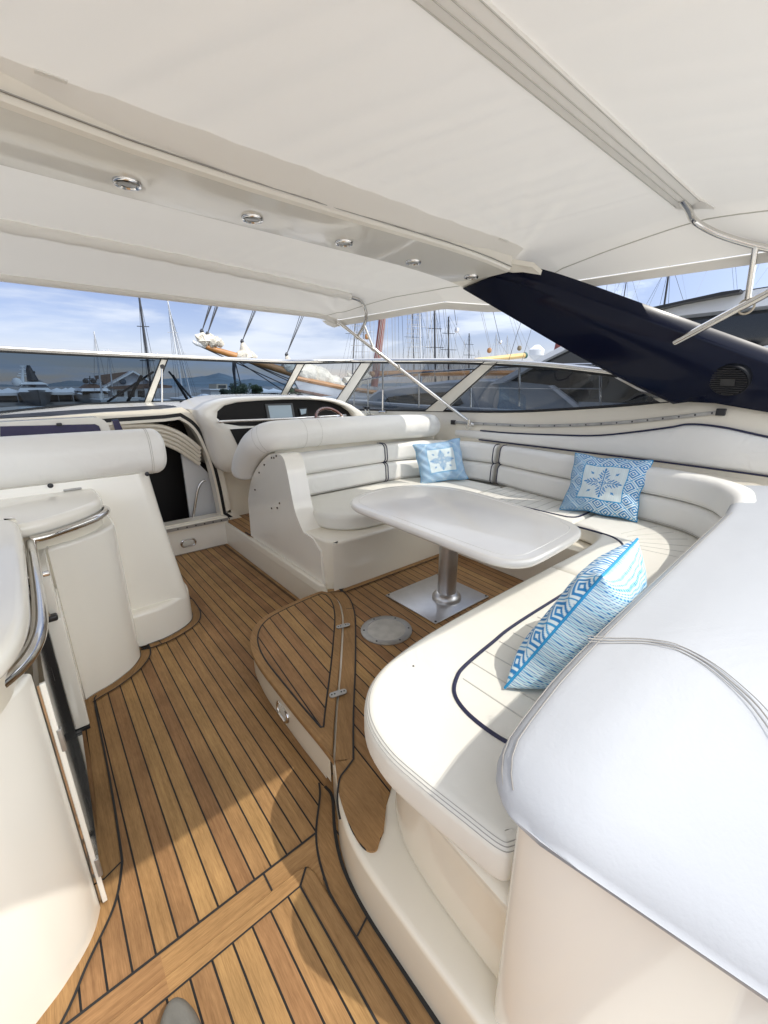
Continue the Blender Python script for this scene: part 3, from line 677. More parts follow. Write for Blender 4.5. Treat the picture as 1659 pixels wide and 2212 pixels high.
# open fridge door seen edge-on
dr = M().loft([[(-.098, 1.285, .092), (-.122, 2.03, .092), (-.155, 2.03, .092), (-.15, 1.285, .092)], [(-.098, 1.285, .84), (-.122, 2.03, .84), (-.155, 2.03, .84), (-.15, 1.285, .84)]]).build('door', MIRROR, wb)
M().loft([[(-.098, 1.285, .004), (-.080, 2.10, .004), (-.14, 2.10, .004), (-.14, 1.285, .004)], [(-.098, 1.285, .085), (-.080, 2.10, .085), (-.14, 2.10, .085), (-.14, 1.285, .085)]]).build('kick_panel', MIRROR, wb)
M().box((-.103, 1.276, .43), (.014, .012, .84), b=.003).build('hinge_trim', GELW, wb)
M().box((-.075, 2.24, .38), (.056, .37, .56), b=.006).build('door_frame', GELW, wb)
M().box((-.078, 2.25, .765), (.050, .35, .19), b=.006).build('drawer_front', GELW, wb)
M().box((-.113, 2.040, .46), (.020, .018, .76)).build('gasket', RUBBER, wb)
M().box((-.078, 2.06, .093), (.06, .03, .012)).build('frame_trim', BLACK, wb)
for z in (.66, .16): M().box((-.096, 1.276, z), (.012, .018, .075), b=.003).build('hinge', DULL, dr)
M().box((-.088, 2.062, .866), (.075, .03, .016), b=.004).build('latch', CHROME, wb)
lt = M().box((-.085, 2.055, .672), (.05, .035, .026), b=.008).build('lock', BLACK, wb)
M().tube([(-.085, 2.05, .68), (-.10, 2.04, .735)], .006, 8).build('key_lever', CHROME, lt)
M().box((-.128, 2.0, .44), (.014, .035, .07), b=.005).build('finger_pull', BLACK, dr)

pb = thing('port_bulkhead', (-.3, 3.0, 0), 'cream port bulkhead with rounded white bolster along its top and a stepped plinth', 'bulkhead')
def bulk(z, xr, yf): return [(x, y, z) for x, y in [(-1.4, yf)] + [(xr - .10 + .10 * math.sin(R(a)), yf + .10 - .10 * math.cos(R(a))) for a in range(0, 91, 10)] + [(xr, 3.28), (-1.4, 3.28)]]
M().loft([bulk(.20, .628, 2.80), bulk(.5, .59, 2.845), bulk(.8, .555, 2.885), bulk(1.07, .53, 2.92)]).build('wall_panel', GELW, pb)
plp = [(.266, 2.742), (.33, 2.737), (.42, 2.742), (.52, 2.78), (.60, 2.835), (.637, 2.90), (.652, 2.98), (.655, 3.28), (-.2, 3.28), (-.2, 2.742)]
M().prism([(p.x, p.y) for p in cat([(x, y, 0) for x, y in plp[:7]], 5)] + plp[7:], 0, .235, .03).build('plinth', GELW, pb)
rp = rrect(-.13, 1.045, .115, 1.335, .12, 8)
M().sweep([(-1.4, 3.02), (-.8, 3.02), (0, 3.02), (.3, 3.02), (.645, 3.02)], rp, .075, 8).build('roll_bolster', VIN, pb)
sm = M(); cn, cz = -.0075, 1.19
for x in (.555, .545): sm.tube([(x, 3.02 - q_[0] * 1.004, cz + (q_[1] - cz) * 1.004) for q_ in rp], .0011, 4, closed=True)
sm.build('bolster_seam', STITCHL, pb)
sc = M()
for x, y, Y_ in ((109, 1049, 2.915), (318, 1024, 2.915)): sc.lathe([(.014, 0), (.013, .004), (.008, .006)], A(x, y, Y=Y_), (0, -1, 0), 14)
build_each(sc, 'snap_stud', BLACK, pb)
M().box(A(157, 1057, Y=2.915), (.085, .008, .012), b=.003).build('vent_slot', DULL, pb)

# cover with tinted acrylic window behind the port bolster
cv = thing('tinted_console', (-.2, 3.7, .2), 'white framed console with violet tinted window behind the port bolster', 'console')
def cvp(y): return [(-1.3, y, 1.0), (.455, y, 1.0), (.45, y, 1.27)] + [(.35 + .085 * math.cos(R(a)), y, 1.30 + .085 * math.sin(R(a))) for a in range(0, 91, 15)] + [(-.1, y, 1.378), (-1.3, y, 1.33)]
M().loft([cvp(3.56), cvp(3.66)]).build('console_frame', GELW, cv)
wp = [A(0, 921, Y=3.553), A(205, 916, Y=3.553), A(214, 920, Y=3.553), A(230, 960, Y=3.553), A(0, 975, Y=3.553)]
M().plate(wp, (0, 1, 0), .02).build('tinted_window', PLEXI, cv)
M().plate([A(242, 908, Y=3.545), A(256, 907, Y=3.545), A(268, 935, Y=3.545), A(252, 940, Y=3.545)], (0, 1, 0), .05).build('corner_grip', PLEXI, cv)
M().box(A(128, 917, Y=3.547), (.03, .02, .02), b=.004).build('window_catch', BLACK, cv)

# cabin entrance
YE = 4.22
ce = thing('cabin_entrance', (.85, YE, .2), 'open curved cabin entrance with black gasket and dark interior', 'companionway')
arcp = [A(x, y, Y=YE) for x, y in [(388, 903), (410, 917), (427, 937), (443, 970), (457, 1010), (468, 1055), (477, 1100), (479, 1112)]]
opening = [Vector((-.1, YE, .30)), Vector((-.1, YE, 1.255)), Vector((.5, YE, 1.285)), Vector((.95, YE, 1.295))] + cat(arcp, 4) + [Vector((1.365, YE, .30))]
op2 = [(p.x, p.z) for p in opening]
if area(op2) < 0: op2 = op2[::-1]
def ring_faces(a, b, ya, yb):
    n = len(a); mm = M(); mm.add([(x, ya, z) for x, z in a] + [(x, yb, z) for x, z in b], [(i, (i + 1) % n, n + (i + 1) % n, n + i) for i in range(n)]); return mm
def band(p, d0, d1, y0, y1):
    a, b = inset(p, -d0), inset(p, -d1); n = len(a)
    vs = [(x, y0, z) for x, z in a] + [(x, y0, z) for x, z in b] + [(x, y1, z) for x, z in b] + [(x, y1, z) for x, z in a]
    fs = []
    for k in range(4):
        for i in range(n): fs.append((k * n + i, k * n + (i + 1) % n, ((k + 1) % 4) * n + (i + 1) % n, ((k + 1) % 4) * n + i))
    return M().add(vs, fs)
band(op2, -.012, .012, YE - .012, YE + .12).build('inner_frame', GEL, ce)
band(op2, .012, .045, YE - .004, YE + .05).build('gasket', RUBBER, ce)
band(op2, .045, .095, YE - .016, YE + .06).build('outer_frame', GEL, ce)
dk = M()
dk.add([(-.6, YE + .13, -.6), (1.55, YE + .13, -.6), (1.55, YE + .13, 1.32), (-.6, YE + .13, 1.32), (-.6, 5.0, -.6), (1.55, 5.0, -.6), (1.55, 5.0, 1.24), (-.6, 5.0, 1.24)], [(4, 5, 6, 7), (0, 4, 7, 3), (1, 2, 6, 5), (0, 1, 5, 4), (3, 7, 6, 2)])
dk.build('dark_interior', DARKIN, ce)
M().plate([A(388, 955, Y=4.42), A(402, 975, Y=4.42), A(458, 1030, Y=4.42), A(472, 1110, Y=4.42), A(470, 1120, Y=4.42), A(413, 1132, Y=4.42)], (0, 1, 0), .03).build('inner_panel', mat('cabin_white', (.66, .66, .66), .5), ce)
M().tube(cat([A(444, 1037, Y=4.36), A(436, 1041, Y=4.36), (A(429, 1052, Y=4.36)), A(424, 1075, Y=4.36), A(416, 1130, Y=4.36)], 5), .013, 10).build('inner_handrail', CHROME, ce)
rb = M()
for k in range(5):
    d = .03 + .036 * k; yk = YE + .05 + .02 * k
    rb.tube(cat([(-.2, yk, 1.275 - d * .9), (.5, yk, 1.285 - d), (.86, yk, 1.275 - d * 1.05), (1.02, yk, 1.225 - d * 1.15), (1.13, yk, 1.145 - d * 1.2), (1.235, yk, 1.03 - d * 1.1)], 6), .021, 10)
rb.build('sliding_door', GEL, ce)
M().prism([(-.2, YE - .055), (1.392, YE - .055), (1.392, YE + .02), (-.2, YE + .02)], .235, .30, .012).build('sill', GEL, ce)
ss = M().box((.62, YE - .057, .272), (1.54, .006, .030)).build('sill_strip', DULL, ce)
sc = M()
for k in range(7): sc.lathe([(.007, 0), (.006, .003)], (.905 + .083 * k * 1.0, YE - .0602, .272), (0, -1, 0), 10)
build_each(sc, 'screw', BLACK, ss)
M().prism([(-.2, YE - .044), (1.36, YE - .044), (1.36, YE + .1), (-.2, YE + .1)], 0, .238, .01).build('step_riser', GELW, ce)
M().prism([(1.40, 4.30), (3.45, 4.30), (3.45, 4.36), (1.40, 4.36)], .2, 1.25).build('helm_side_wall', GEL, ce)

# coaming over the entrance, with its black vent strip
cm = thing('foredeck_coaming', (.5, 4.7, 1.2), 'white coaming below the windscreen with a long black vent strip', 'coaming')
XS = [-40, 0, 60, 120, 182, 240, 300, 353, 388]
def row(ys, Y_): 
    o = []
    for x in XS:
        for (a, b), (c, d) in zip(ys, ys[1:]):
            if x <= c or (c, d) == ys[-1]: o.append(A(x, b + (d - b) * (x - a) / (c - a), Y=Y_)); break
    return o
r0 = row([(-40, 945), (0, 940), (388, 903)], YE + .03); r1 = row([(-40, 918), (0, 914), (182, 904), (388, 893)], YE + .03); r2 = row([(-40, 906), (0, 904), (167, 895.5), (388, 886.5)], 4.5)
r3 = row([(-40, 899), (0, 897.5), (167, 885.5), (353, 875.5), (388, 874)], 4.9); r4 = row([(-40, 894), (0, 892), (182, 874), (388, 866.5)], 5.25)
mm = M(); n_ = len(XS)
mm.add(r0 + r1 + r2 + r3 + r4 + [p + Vector((0, .3, -.35)) for p in r4], [(k * n_ + i, k * n_ + i + 1, (k + 1) * n_ + i + 1, (k + 1) * n_ + i) for k in range(5) for i in range(n_ - 1)])
mm.add([r0[-1], r1[-1], r2[-1], r3[-1], r4[-1], r4[-1] + Vector((0, 0, -.3)), r0[-1] + Vector((0, .5, -.1))], [(0, 1, 2, 3, 4, 5, 6)])
mm.build('coaming_panel', GELW, cm, ang=50)
up_ = Vector((0, -.02, .004))
stp = [p + up_ for p in r2[:-1]] ; stq = [p + up_ for p in r3[:-1]]
e1 = r2[-1] * .6 + r2[-2] * .4 + up_; e2 = r3[-1] * .6 + r3[-2] * .4 + up_
mm = M(); n2 = len(stp)
mid = (e1 + e2) / 2 + (r2[-1] - r2[-2]) * .3
mm.add(stp + stq + [e1 * .8 + e2 * .2, mid, e1 * .2 + e2 * .8], [(i, i + 1, n2 + i + 1, n2 + i) for i in range(n2 - 1)] + [(n2 - 1, 2 * n2, 2 * n2 + 1, 2 * n2 + 2, 2 * n2 - 1)])
mm.build('vent_strip', mat('vent_black', (.02, .02, .022), .45, var=(6, .5, (.05, .05, .055))), cm)

# ================================================================= HELM
hc = thing('helm_console', (2.2, 4.2, .25), 'white helm console pod with black dash, screens and gauges', 'helm console')
def resample(poly, c, n=72):
    out = []
    for k in range(n):
        a = 2 * math.pi * k / n; d = (math.cos(a), math.sin(a)); best = .01
        for i in range(len(poly)):
            p, q_ = poly[i], poly[(i + 1) % len(poly)]
            ex, ey = q_[0] - p[0], q_[1] - p[1]; den = d[0] * ey - d[1] * ex
            if abs(den) < 1e-9: continue
            t = ((p[0] - c[0]) * ey - (p[1] - c[1]) * ex) / den; s_ = ((p[0] - c[0]) * d[1] - (p[1] - c[1]) * d[0]) / den
            if t > 0 and -1e-6 <= s_ <= 1 + 1e-6: best = max(best, t)
        out.append((c[0] + d[0] * best, c[1] + d[1] * best))
    return out
YD = 4.0
def px(pts, Y_): return [(A(x, y, Y=Y_).x, A(x, y, Y=Y_).z) for x, y in pts]
outer_px = [(428, 893), (440, 876), (470, 863), (505, 857), (600, 854), (690, 856), (745, 866), (790, 892), (815, 930), (815, 1010), (640, 1022), (535, 1026), (492, 1020), (478, 1005), (466, 975), (452, 935)]
hole_px = [(468, 897), (480, 880), (500, 872), (530, 868), (610, 863.5), (680, 864), (725, 870), (755, 884), (768, 900), (765, 908), (700, 914), (610, 919), (540, 921), (500, 919), (478, 911)]
cc = px([(620, 896)], YD)[0]
O = resample([tuple(p[:2]) for p in cat([(x, z, 0) for x, z in px(outer_px, YD)], 4, True)], cc); Hh = resample([tuple(p[:2]) for p in cat([(x, z, 0) for x, z in px(hole_px, YD)], 4, True)], cc)
def lerp(a, b, t): return [(p[0] + (q_[0] - p[0]) * t, p[1] + (q_[1] - p[1]) * t) for p, q_ in zip(a, b)]
def lv(pl, y): return [(x, y, z) for x, z in pl]
Oo = lerp(O, Hh, -.02)
M().loft([lv(lerp(O, Hh, -.02), 4.75), lv(Oo, YD + .30), lv(Oo, YD + .16), lv(lerp(O, Hh, .0), YD + .09), lv(lerp(O, Hh, .08), YD + .04), lv(lerp(O, Hh, .24), YD + .008), lv(lerp(O, Hh, .45), YD), lv(lerp(O, Hh, .82), YD), lv(lerp(O, Hh, .95), YD + .006), lv(Hh, YD + .022), lv(Hh, YD + .085)], cap1=False).build('console_pod', GELW, hc, ang=60)
dpn = M().loft([lv(lerp(Hh, [cc] * len(Hh), .0), YD + .083), lv(lerp(Hh, [cc] * len(Hh), .02), YD + .08)]).build('dash_panel', DASHB, hc)
def quad(pts, Y_, th, name, m, par): return M().plate([A(x, y, Y=Y_) for x, y in pts], (0, 1, 0), th).build(name, m, par)
yy = YD + .075
s1 = quad([(573, 873), (632, 871), (639, 909), (580, 912)], yy - .012, .02, 'screen_bezel', mat('screen_bezel', (.09, .095, .10), .3), hc)
quad([(579, 876.5), (628, 875), (633, 904), (585, 906.5)], yy - .016, .004, 'screen_glass', SCREEN, s1)
s2 = quad([(645, 882), (664, 880.5), (664, 899), (650, 901)], yy - .01, .02, 'instrument_bezel', BLACK, hc)
quad([(648, 884), (662, 883), (661, 893), (651, 896)], yy - .014, .004, 'instrument_glass', SCREEN, s2)
gpn = quad([(497, 927.5), (563, 923), (600, 922), (600, 962), (516, 966)], YD - .006, .01, 'gauge_panel', DASHB, hc)
GW = mat('gauge_face', (.05, .05, .052), .3); 
for x, y, r in ((538, 940, .034), (554, 938, .021), (569, 931, .024), (585, 936, .03)):
    p = A(x, y, Y=YD - .008)
    g_ = M().lathe([(r, 0), (r, .010), (r * .92, .014), (r * .86, .010)], p, (0, -1, 0), 28).build('gauge_ring', CHROME, gpn)
    M().lathe([(r * .85, .0), (r * .85, .0105)], p, (0, -1, 0), 28).build('gauge_face', GW, g_)
    tk = M()
    for k in range(9):
        a = R(-130 + 260 * k / 8); u = Vector((math.sin(a), 0, math.cos(a)))
        tk.tube([p + u * r * .62 + Vector((0, -.0125, 0)), p + u * r * .78 + Vector((0, -.0125, 0))], .0011, 4)
    tk.tube([p + Vector((0, -.013, 0)), p + Vector((-.6 * r, -.013, -.35 * r))], .0013, 4)
    tk.build('gauge_needle', LENS, g_)
hrp = cat([A(474, 912.5, Y=YD + .02), A(476, 911, Y=YD - .035), A(490, 910, Y=YD - .05), A(620, 904.5, Y=YD - .055), A(735, 898, Y=YD - .05), A(745, 897.5, Y=YD - .03), A(746, 898, Y=YD + .02)], 6)
M().tube(hrp, .0125, 12).build('dash_handrail', CHROME, hc)
M().lathe([(.05, 0), (.05, .02), (.042, .045), (.022, .06)], A(648, 862, Y=4.45), (0, 0, 1), 24).build('compass', BLACK, hc)
M().box(A(530, 857, Y=4.5) + Vector((0, 0, .01)), (.30, .12, .02), b=.008).build('dash_hatch', GELW, hc)
whl = thing('steering_wheel', (2.47, 3.75, 1.2), 'varnished wood steering wheel rising behind the helm seat bolster', 'steering wheel')
wc = A(716, 912, Y=3.76); ax = Vector((0, -.78, .62)).normalized(); sx_ = Vector((1, 0, 0)); ux = ax.cross(sx_); ux.normalize()
WR = .175
M().tube([wc + (sx_ * math.cos(R(a)) + ux * math.sin(R(a))) * WR for a in range(0, 360, 8)], .0165, 12, closed=True).build('rim', WALNUT, whl)
sp = M()
for a in (30, 150, 270): sp.tube([wc, wc + (sx_ * math.cos(R(a)) + ux * math.sin(R(a))) * WR - ax * 0], .009, 8)
sp.build('spokes', CHROME, whl)
M().lathe([(.045, -.03), (.045, .01), (.03, .025)], wc, ax, 20).build('hub', BLACK, whl)
M().tube([wc - ax * .02, wc - ax * .22], .03, 14).build('column', BLACK, whl)
th = thing('throttle_lever', (3.38, 4.2, 1.2), 'twin black throttle levers on the side deck beside the helm', 'throttle')
tb_ = A(797, 897, X=3.36)
M().box(tb_ + Vector((0, 0, -.03)), (.09, .16, .07), b=.015).build('throttle_base', BLACK, th)
for dy in (-.035, .035):
    M().tube([tb_ + Vector((0, dy, 0)), tb_ + Vector((-.02, dy + .02, .085))], .008, 8).build('lever', CHROME, th)
    M().tube([tb_ + Vector((-.03, dy + .02 - .02, .09)), tb_ + Vector((-.01, dy + .02 + .045, .095))], .016, 10).build('grip', BLACK, th)

# ================================================================= STARBOARD COAMING, PAD, TRACK
so = thing('side_coaming', (3.48, 1.8, 1.0), 'cream gelcoat side coaming between hull pad and windscreen with snap studs', 'coaming')
bs = [(716, 866, 3.40), (745, 884, 3.5), (800, 886, 3.5), (935, 889, 3.5), (1100, 891, 3.5), (1200, 887, 3.5), (1300, 880.5, 3.5), (1440, 868, 3.5), (1500, 862, 3.5), (1560, 868, 3.49), (1659, 886, 3.47), (1900, 935, 3.42)]
ps = [(716, 905, 3.36), (745, 920, 3.44), (800, 935, 3.45), (985, 928, 3.455), (1100, 935, 3.455), (1200, 939, 3.455), (1300, 940, 3.455), (1440, 924, 3.455), (1490, 916, 3.455), (1560, 922, 3.45), (1659, 943, 3.44), (1900, 990, 3.40)]
bp = [A(x, y, X=X_) for x, y, X_ in bs]; pp_ = [A(x, y, X=X_) for x, y, X_ in ps]
bpc, ppc = cat(bp, 5), cat(pp_, 5)
dn = [Vector((p.x - .01, p.y, 1.0)) for p in ppc]; ot = [p + Vector((.16, 0, .012)) for p in bpc]
ot2 = [p + Vector((.5, 0, -.15)) for p in bpc]; mid1 = [(a * .5 + b * .5) + Vector((-.006, 0, 0)) for a, b in zip(bpc, ppc)]
mm = M(); n_ = len(bpc)
mm.add(dn + ppc + mid1 + bpc + ot + ot2, [(k * n_ + i, k * n_ + i + 1, (k + 1) * n_ + i + 1, (k + 1) * n_ + i) for k in range(5) for i in range(n_ - 1)])
mm.build('coaming_panel', GEL, so, ang=60)
M().sweep([(p.x, p.y) for p in BP[6:104]], [(-.125, DH), (-.125, .95), (-.15, 1.02), (-.30, 1.03), (-.30, DH)]).build('backrest_shell', GEL, sf)
pad = thing('hull_pad', (3.42, 1.5, 1.0), 'long white vinyl hull side pad with navy piping above the side seat', 'pad')
i0 = next(i for i, p in enumerate(ppc) if p.y < 2.93)
tp = [p + Vector((-.012, 0, -.004)) for p in ppc[i0:]]
def bot(p): return Vector((p.x - .012, p.y, 1.075 if p.y > 1.2 else 1.075 - .012 * (1.2 - p.y)))
ringp = []
N_ = len(tp)
for i, p in enumerate(tp):
    b = bot(p); e = min(1, i / 5 + .12); h = p.z - b.z; zc = (p.z + b.z) / 2; rg = []
    for k in range(15):
        t = k / 14; rg.append(Vector((p.x - .03 * (math.sin(math.pi * t) ** .4) * e, p.y, zc + (t - .5) * h * min(1, .55 + .45 * math.sqrt(min(1, i / 4))))))
    rg.append(Vector((p.x + .006, p.y, zc + .5 * h))); rg.append(Vector((p.x + .006, p.y, zc - .5 * h)))
    ringp.append(rg)
M().loft(ringp).build('pad_cover', VIN, pad, ang=60)
M().tube([p + Vector((-.004, 0, .004)) for p in tp[2:]], .0065, 8).build('piping', NAVYP, pad)
M().tube([bot(p) + Vector((-.004, 0, -.002)) for p in tp[2:]], .0065, 8).build('lower_piping', NAVYP, pad)
tr = thing('canopy_track', (3.46, 1.8, 1.25), 'grey slotted metal track with black end stops on the side coaming', 'track')
tk = cat([A(x, y, X=3.463) for x, y in [(980, 912), (1060, 916.5), (1150, 920), (1250, 918), (1350, 912), (1450, 902), (1558, 890)]], 6)
M().loft([[p + Vector((.0, 0, -.013)), p + Vector((-.010, 0, -.013)), p + Vector((-.012, 0, .0)), p + Vector((-.008, 0, .013)), p + Vector((.004, 0, .013))] for p in tk]).build('rail_bar', DULL, tr)
for p in (tk[0], tk[-1]): M().box(p + Vector((-.008, 0, 0)), (.03, .05, .045), b=.004).build('end_stop', BLACK, tr)
sc = M()
for i in range(3, len(tk) - 1, 2): sc.lathe([(.0065, 0), (.005, .003)], tk[i] + Vector((-.0115, 0, 0)), (-1, 0, .1), 8)
build_each(sc, 'track_hole', BLACK, tr)

# ================================================================= WINDSCREEN
ws = thing('windscreen', (2.2, 4.6, 1.4), 'tinted wraparound windscreen with stainless top rail and slanted white mullions', 'windscreen')
T_ = [(-60, A(-60, 749, Y=4.8)), (0, A(0, 752, Y=4.85)), (200, A(200, 762.5, Y=4.95)), (380, A(380, 770.5, Y=4.95)), (520, A(520, 776.5, Y=4.85)), (620, A(620, 780, Y=4.62)), (690, A(690, 779.5, Y=4.3)), (760, A(760, 778.5, X=3.2)), (850, A(850, 778.5, X=3.3)), (1000, A(1000, 779, X=3.31)), (1100, A(1100, 783, X=3.31)), (1200, A(1200, 790, X=3.30)), (1335, A(1335, 805, X=3.28))]
B_ = [(-60, A(-60, 897, Y=5.2)), (0, A(0, 892, Y=5.26)), (182, A(182, 874, Y=5.27)), (363, A(363, 868, Y=5.27)), (560, A(560, 861, Y=5.1)), (640, A(640, 861, Y=4.95)), (716, A(716, 867, X=3.42)), (745, A(745, 884, X=3.5)), (800, A(800, 886, X=3.5)), (935, A(935, 888, X=3.5)), (1100, A(1100, 890, X=3.5)), (1300, A(1300, 880, X=3.5)), (1440, A(1440, 868, X=3.5)), (1480, A(1480, 864, X=3.5))]
def smooth_curve(L):
    P = cat([p for _, p in L], 8); X = []
    for i in range(len(L) - 1): X += [L[i][0] + (L[i + 1][0] - L[i][0]) * k / 8 for k in range(8)]
    X.append(L[-1][0]); return list(zip(X, P))
Tc, Bc = smooth_curve(T_), smooth_curve(B_)
def at_(Lc, x):
    for (a, p), (b, q_) in zip(Lc, Lc[1:]):
        if x <= b: return p + (q_ - p) * max(0, (x - a) / (b - a))
    return Lc[-1][1]
M().tube([p for _, p in Tc], .021, 14).build('top_rail', CHROME, ws)
M().tube([p + Vector((0, 0, -.026)) for _, p in Tc], .0085, 8).build('rail_gasket', RUBBER, ws)
M().tube([p + Vector((0, 0, .004)) for _, p in Bc], .012, 8).build('base_gasket', RUBBER, ws)
mull = [((-60, -60), (-60, -60)), ((346, 362), (312, 328)), ((643, 661), (597, 613)), ((790, 813), (722, 741)), ((1045, 1076), (921, 962)), ((1312, 1335), (1425, 1476))]
def dirs(x):
    a, b = at_(Bc, x - 10), at_(Bc, x + 10); t = (b - a); t.z = 0; t.normalize(); return Vector((-t.y, t.x, 0))
for i, ((t0, t1), (b0, b1)) in enumerate(mull[1:]):
    nn = dirs((b0 + b1) / 2); last = i == 4
    q4 = [at_(Tc, t0), at_(Tc, t1), at_(Bc, b1), at_(Bc, b0)]
    if last: q4 = [at_(Tc, 1306), at_(Tc, 1335), at_(Bc, 1480), at_(Bc, 1424)]
    m_ = STEEL if last else GEL
    mm = M().loft([[p - nn * .016 for p in q4], [p + nn * .016 for p in q4]])
    mo_ = mm.build('mullion' if not last else 'end_plate', GELW if not last else CHROME, ws)
    if not last:
        M().tube([q4[0] - nn * .017 + Vector((0, 0, 0)), q4[3] - nn * .017], .006, 6).build('gasket', RUBBER, mo_)
        M().tube([q4[1] - nn * .017, q4[2] - nn * .017], .006, 6).build('gasket', RUBBER, mo_)
    else:
        M().lathe([(.02, 0), (.02, .006)], A(1405, 862, X=3.42), (-1, 0, 0), 16).build('end_bolt', BLACK, mo_)
tints = [(.13, .175, .23), (.22, .285, .37), (.72, .77, .83), (.25, .285, .33), (.19, .215, .25)]
for i in range(5):
    t0, t1 = mull[i][0][1], mull[i + 1][0][0]; b0, b1 = mull[i][1][1], mull[i + 1][1][0]
    n_ = 14; f_, g_ = [], []
    for k in range(n_ + 1):
        f_.append(at_(Tc, t0 + (t1 - t0) * k / n_)); g_.append(at_(Bc, b0 + (b1 - b0) * k / n_))
    M().add(f_ + g_, [(k, k + 1, n_ + 2 + k, n_ + 1 + k) for k in range(n_)]).build('glass_pane', glass('tinted_glass_%d' % i, tints[i], .009), ws)
def post(x, y0, y1, X_, Y_, lean, name):
    a = A(x, y0, Y=Y_) if Y_ else A(x, y0, X=X_); b = A(x, y1, Y=Y_) if Y_ else A(x, y1, X=X_)
    o = M().tube([a, b], .011, 10).build(name, CHROME, ws); return a, b
post(350, 793, 869, None, 4.9, 0, 'support_post')
post(827, 784, 888, 3.42, None, 0, 'support_post')
M().tube([A(820, 890, X=3.41), A(834, 890, X=3.41)], .018, 10).build('post_foot', CHROME, ws)
M().lathe([(.022, -.01), (.022, .012)], A(351, 792, Y=4.89), (0, -1, 0), 14).build('post_knob', BLACK, ws)
# wipers outside the forward panes
for (p0, p1, p2) in (((332, 803), (296, 845), (232, 868)), ((365, 803), (392, 840), (420, 868))):
    wv = thing('windscreen_wiper', A(p2[0], p2[1], Y=5.5), 'black wiper arm parked %s the first mullion outside the glass' % ('left of' if p0[0] < 350 else 'right of'), 'wiper')
    M().tube([A(*p0, Y=5.30), A(*p2, Y=5.55)], .012, 6).build('wiper_arm', BLACK, wv)
    M().tube([A(p0[0] - 26 if p0[0] < 350 else p0[0] + 8, p0[1] + 8, Y=5.32), A(p1[0] - 20 if p0[0] < 350 else p1[0] + 12, p1[1] + 22, Y=5.42)], .016, 6).build('wiper_blade', RUBBER, wv)
M().prism([(-2.4, 5.25), (3.6, 5.1), (3.9, 6.0), (3.0, 9), (1.0, 12.5), (-.2, 13.2), (-2.4, 10)], .4, 1.12, .1).build('foredeck', GELW); struct(bpy.data.objects['foredeck'])

# ================================================================= RADAR ARCH
ar = thing('radar_arch', (2.9, 1.6, 1.5), 'glossy navy arch leg joined to a cream overhead beam', 'arch')
rings = []
for i, x in enumerate([-1.0, -.6, -.3, 0, .4, .8, 1.2, 1.6, 1.9, 2.1, 2.25, 2.36, 2.46]):
    zb = 2.305 - max(0, x - 1.7) ** 2 * .06; ya = 1.715 + .03 * math.sin(max(0, min(1, x / 2.2)) * math.pi) - (max(0, .5 - x)) * .10; yf = 2.135 + .03 * min(1, max(0, x / 1.5)) - max(0, .2 - x) * .06
    if x > 2.1: ya -= (x - 2.1) * .02
    rings.append([(x, ya - .004, zb + .10), (x, ya - .002, zb + .03), (x, ya + .006, zb + .008), (x, ya + .022, zb), (x, (ya + yf) / 2, zb - .004), (x, yf - .022, zb), (x, yf - .006, zb + .008), (x, yf + .002, zb + .03), (x, yf + .01, zb + .10), (x, yf - .06, zb + .16), (x, ya + .06, zb + .16)])
bmo = M().loft(rings).build('beam', GELW, ar, ang=25)
M().tube([(r_[1][0], r_[1][1] - .003, r_[1][2] - .004) for r_ in rings], .0028, 6).build('beam_seam', DULL, ar)
# leg: forward-lower edge, aft-upper edge
fe = cat([A(1000, 623, X=2.47), A(1100, 682, X=2.66), A(1250, 770, X=2.96), A(1380, 838, X=3.25), A(1452, 872, X=3.42)], 6)
ue = cat([A(1088, 588, X=2.49), A(1200, 618, X=2.68), A(1400, 690, X=2.98), A(1560, 748, X=3.2), A(1700, 800, X=3.34)], 6)
low = [A(1500, 866, X=3.44), A(1560, 872, X=3.44), A(1659, 890, X=3.43), A(1900, 935, X=3.40)]
n_ = len(fe); rg = []
for i in range(n_):
    f_, u_ = fe[i], ue[i]; d = u_ - f_; c_ = []
    outv = Vector((.10, .0, .09))
    for t, bulge in ((0, 0), (.02, -.010), (.08, -.014), (.5, -.016), (.80, -.014), (.825, -.004), (.96, .0), (1.0, .014)): c_.append(f_ + d * t + Vector((bulge, 0, bulge * .6)))
    c_ += [u_ + outv * .8, f_ + d * .5 + outv * 1.5, f_ + outv * .9]
    rg.append(c_)
# foot flares aft
tail = []
for (lo2, up2) in ((A(1480, 867, X=3.44), A(1760, 822, X=3.38)), (A(1540, 869, X=3.44), A(1850, 858, X=3.42)), (A(1659, 889, X=3.44), A(2000, 905, X=3.44)), (A(1900, 936, X=3.42), A(2300, 1010, X=3.44))):
    d = up2 - lo2; outv = Vector((.10, 0, .06)); c_ = []
    for t, bulge in ((0, 0), (.02, -.010), (.08, -.014), (.5, -.015), (.80, -.012), (.825, -.004), (.96, .0), (1.0, .014)): c_.append(lo2 + d * t + Vector((bulge, 0, bulge * .6)))
    c_ += [up2 + outv * .8, lo2 + d * .5 + outv * 1.5, lo2 + outv * .9]; tail.append(c_)
M().loft(rg + tail).build('leg', NAVY, ar, ang=50)
M().plate([A(1030, 553, X=2.33), A(1105, 570, X=2.48), A(1150, 577, X=2.56), A(1168, 594, X=2.60), A(1130, 588, X=2.56), A(1088, 590, X=2.51), A(1040, 606, X=2.49), A(1003, 622.5, X=2.475), A(955, 600, X=2.36)], (.05, 0, .12), .03).build('beam_end_cap', GELW, ar)
sp_c = A(1575, 821, X=3.315); spn = Vector((-.84, .06, -.54)).normalized()
spk = M().lathe([(.104, -.03), (.104, .010), (.098, .016), (.09, .012)], sp_c, spn, 40).build('speaker_grille', mat('speaker_black', (.006, .007, .010), .5, spec=.2), ar)
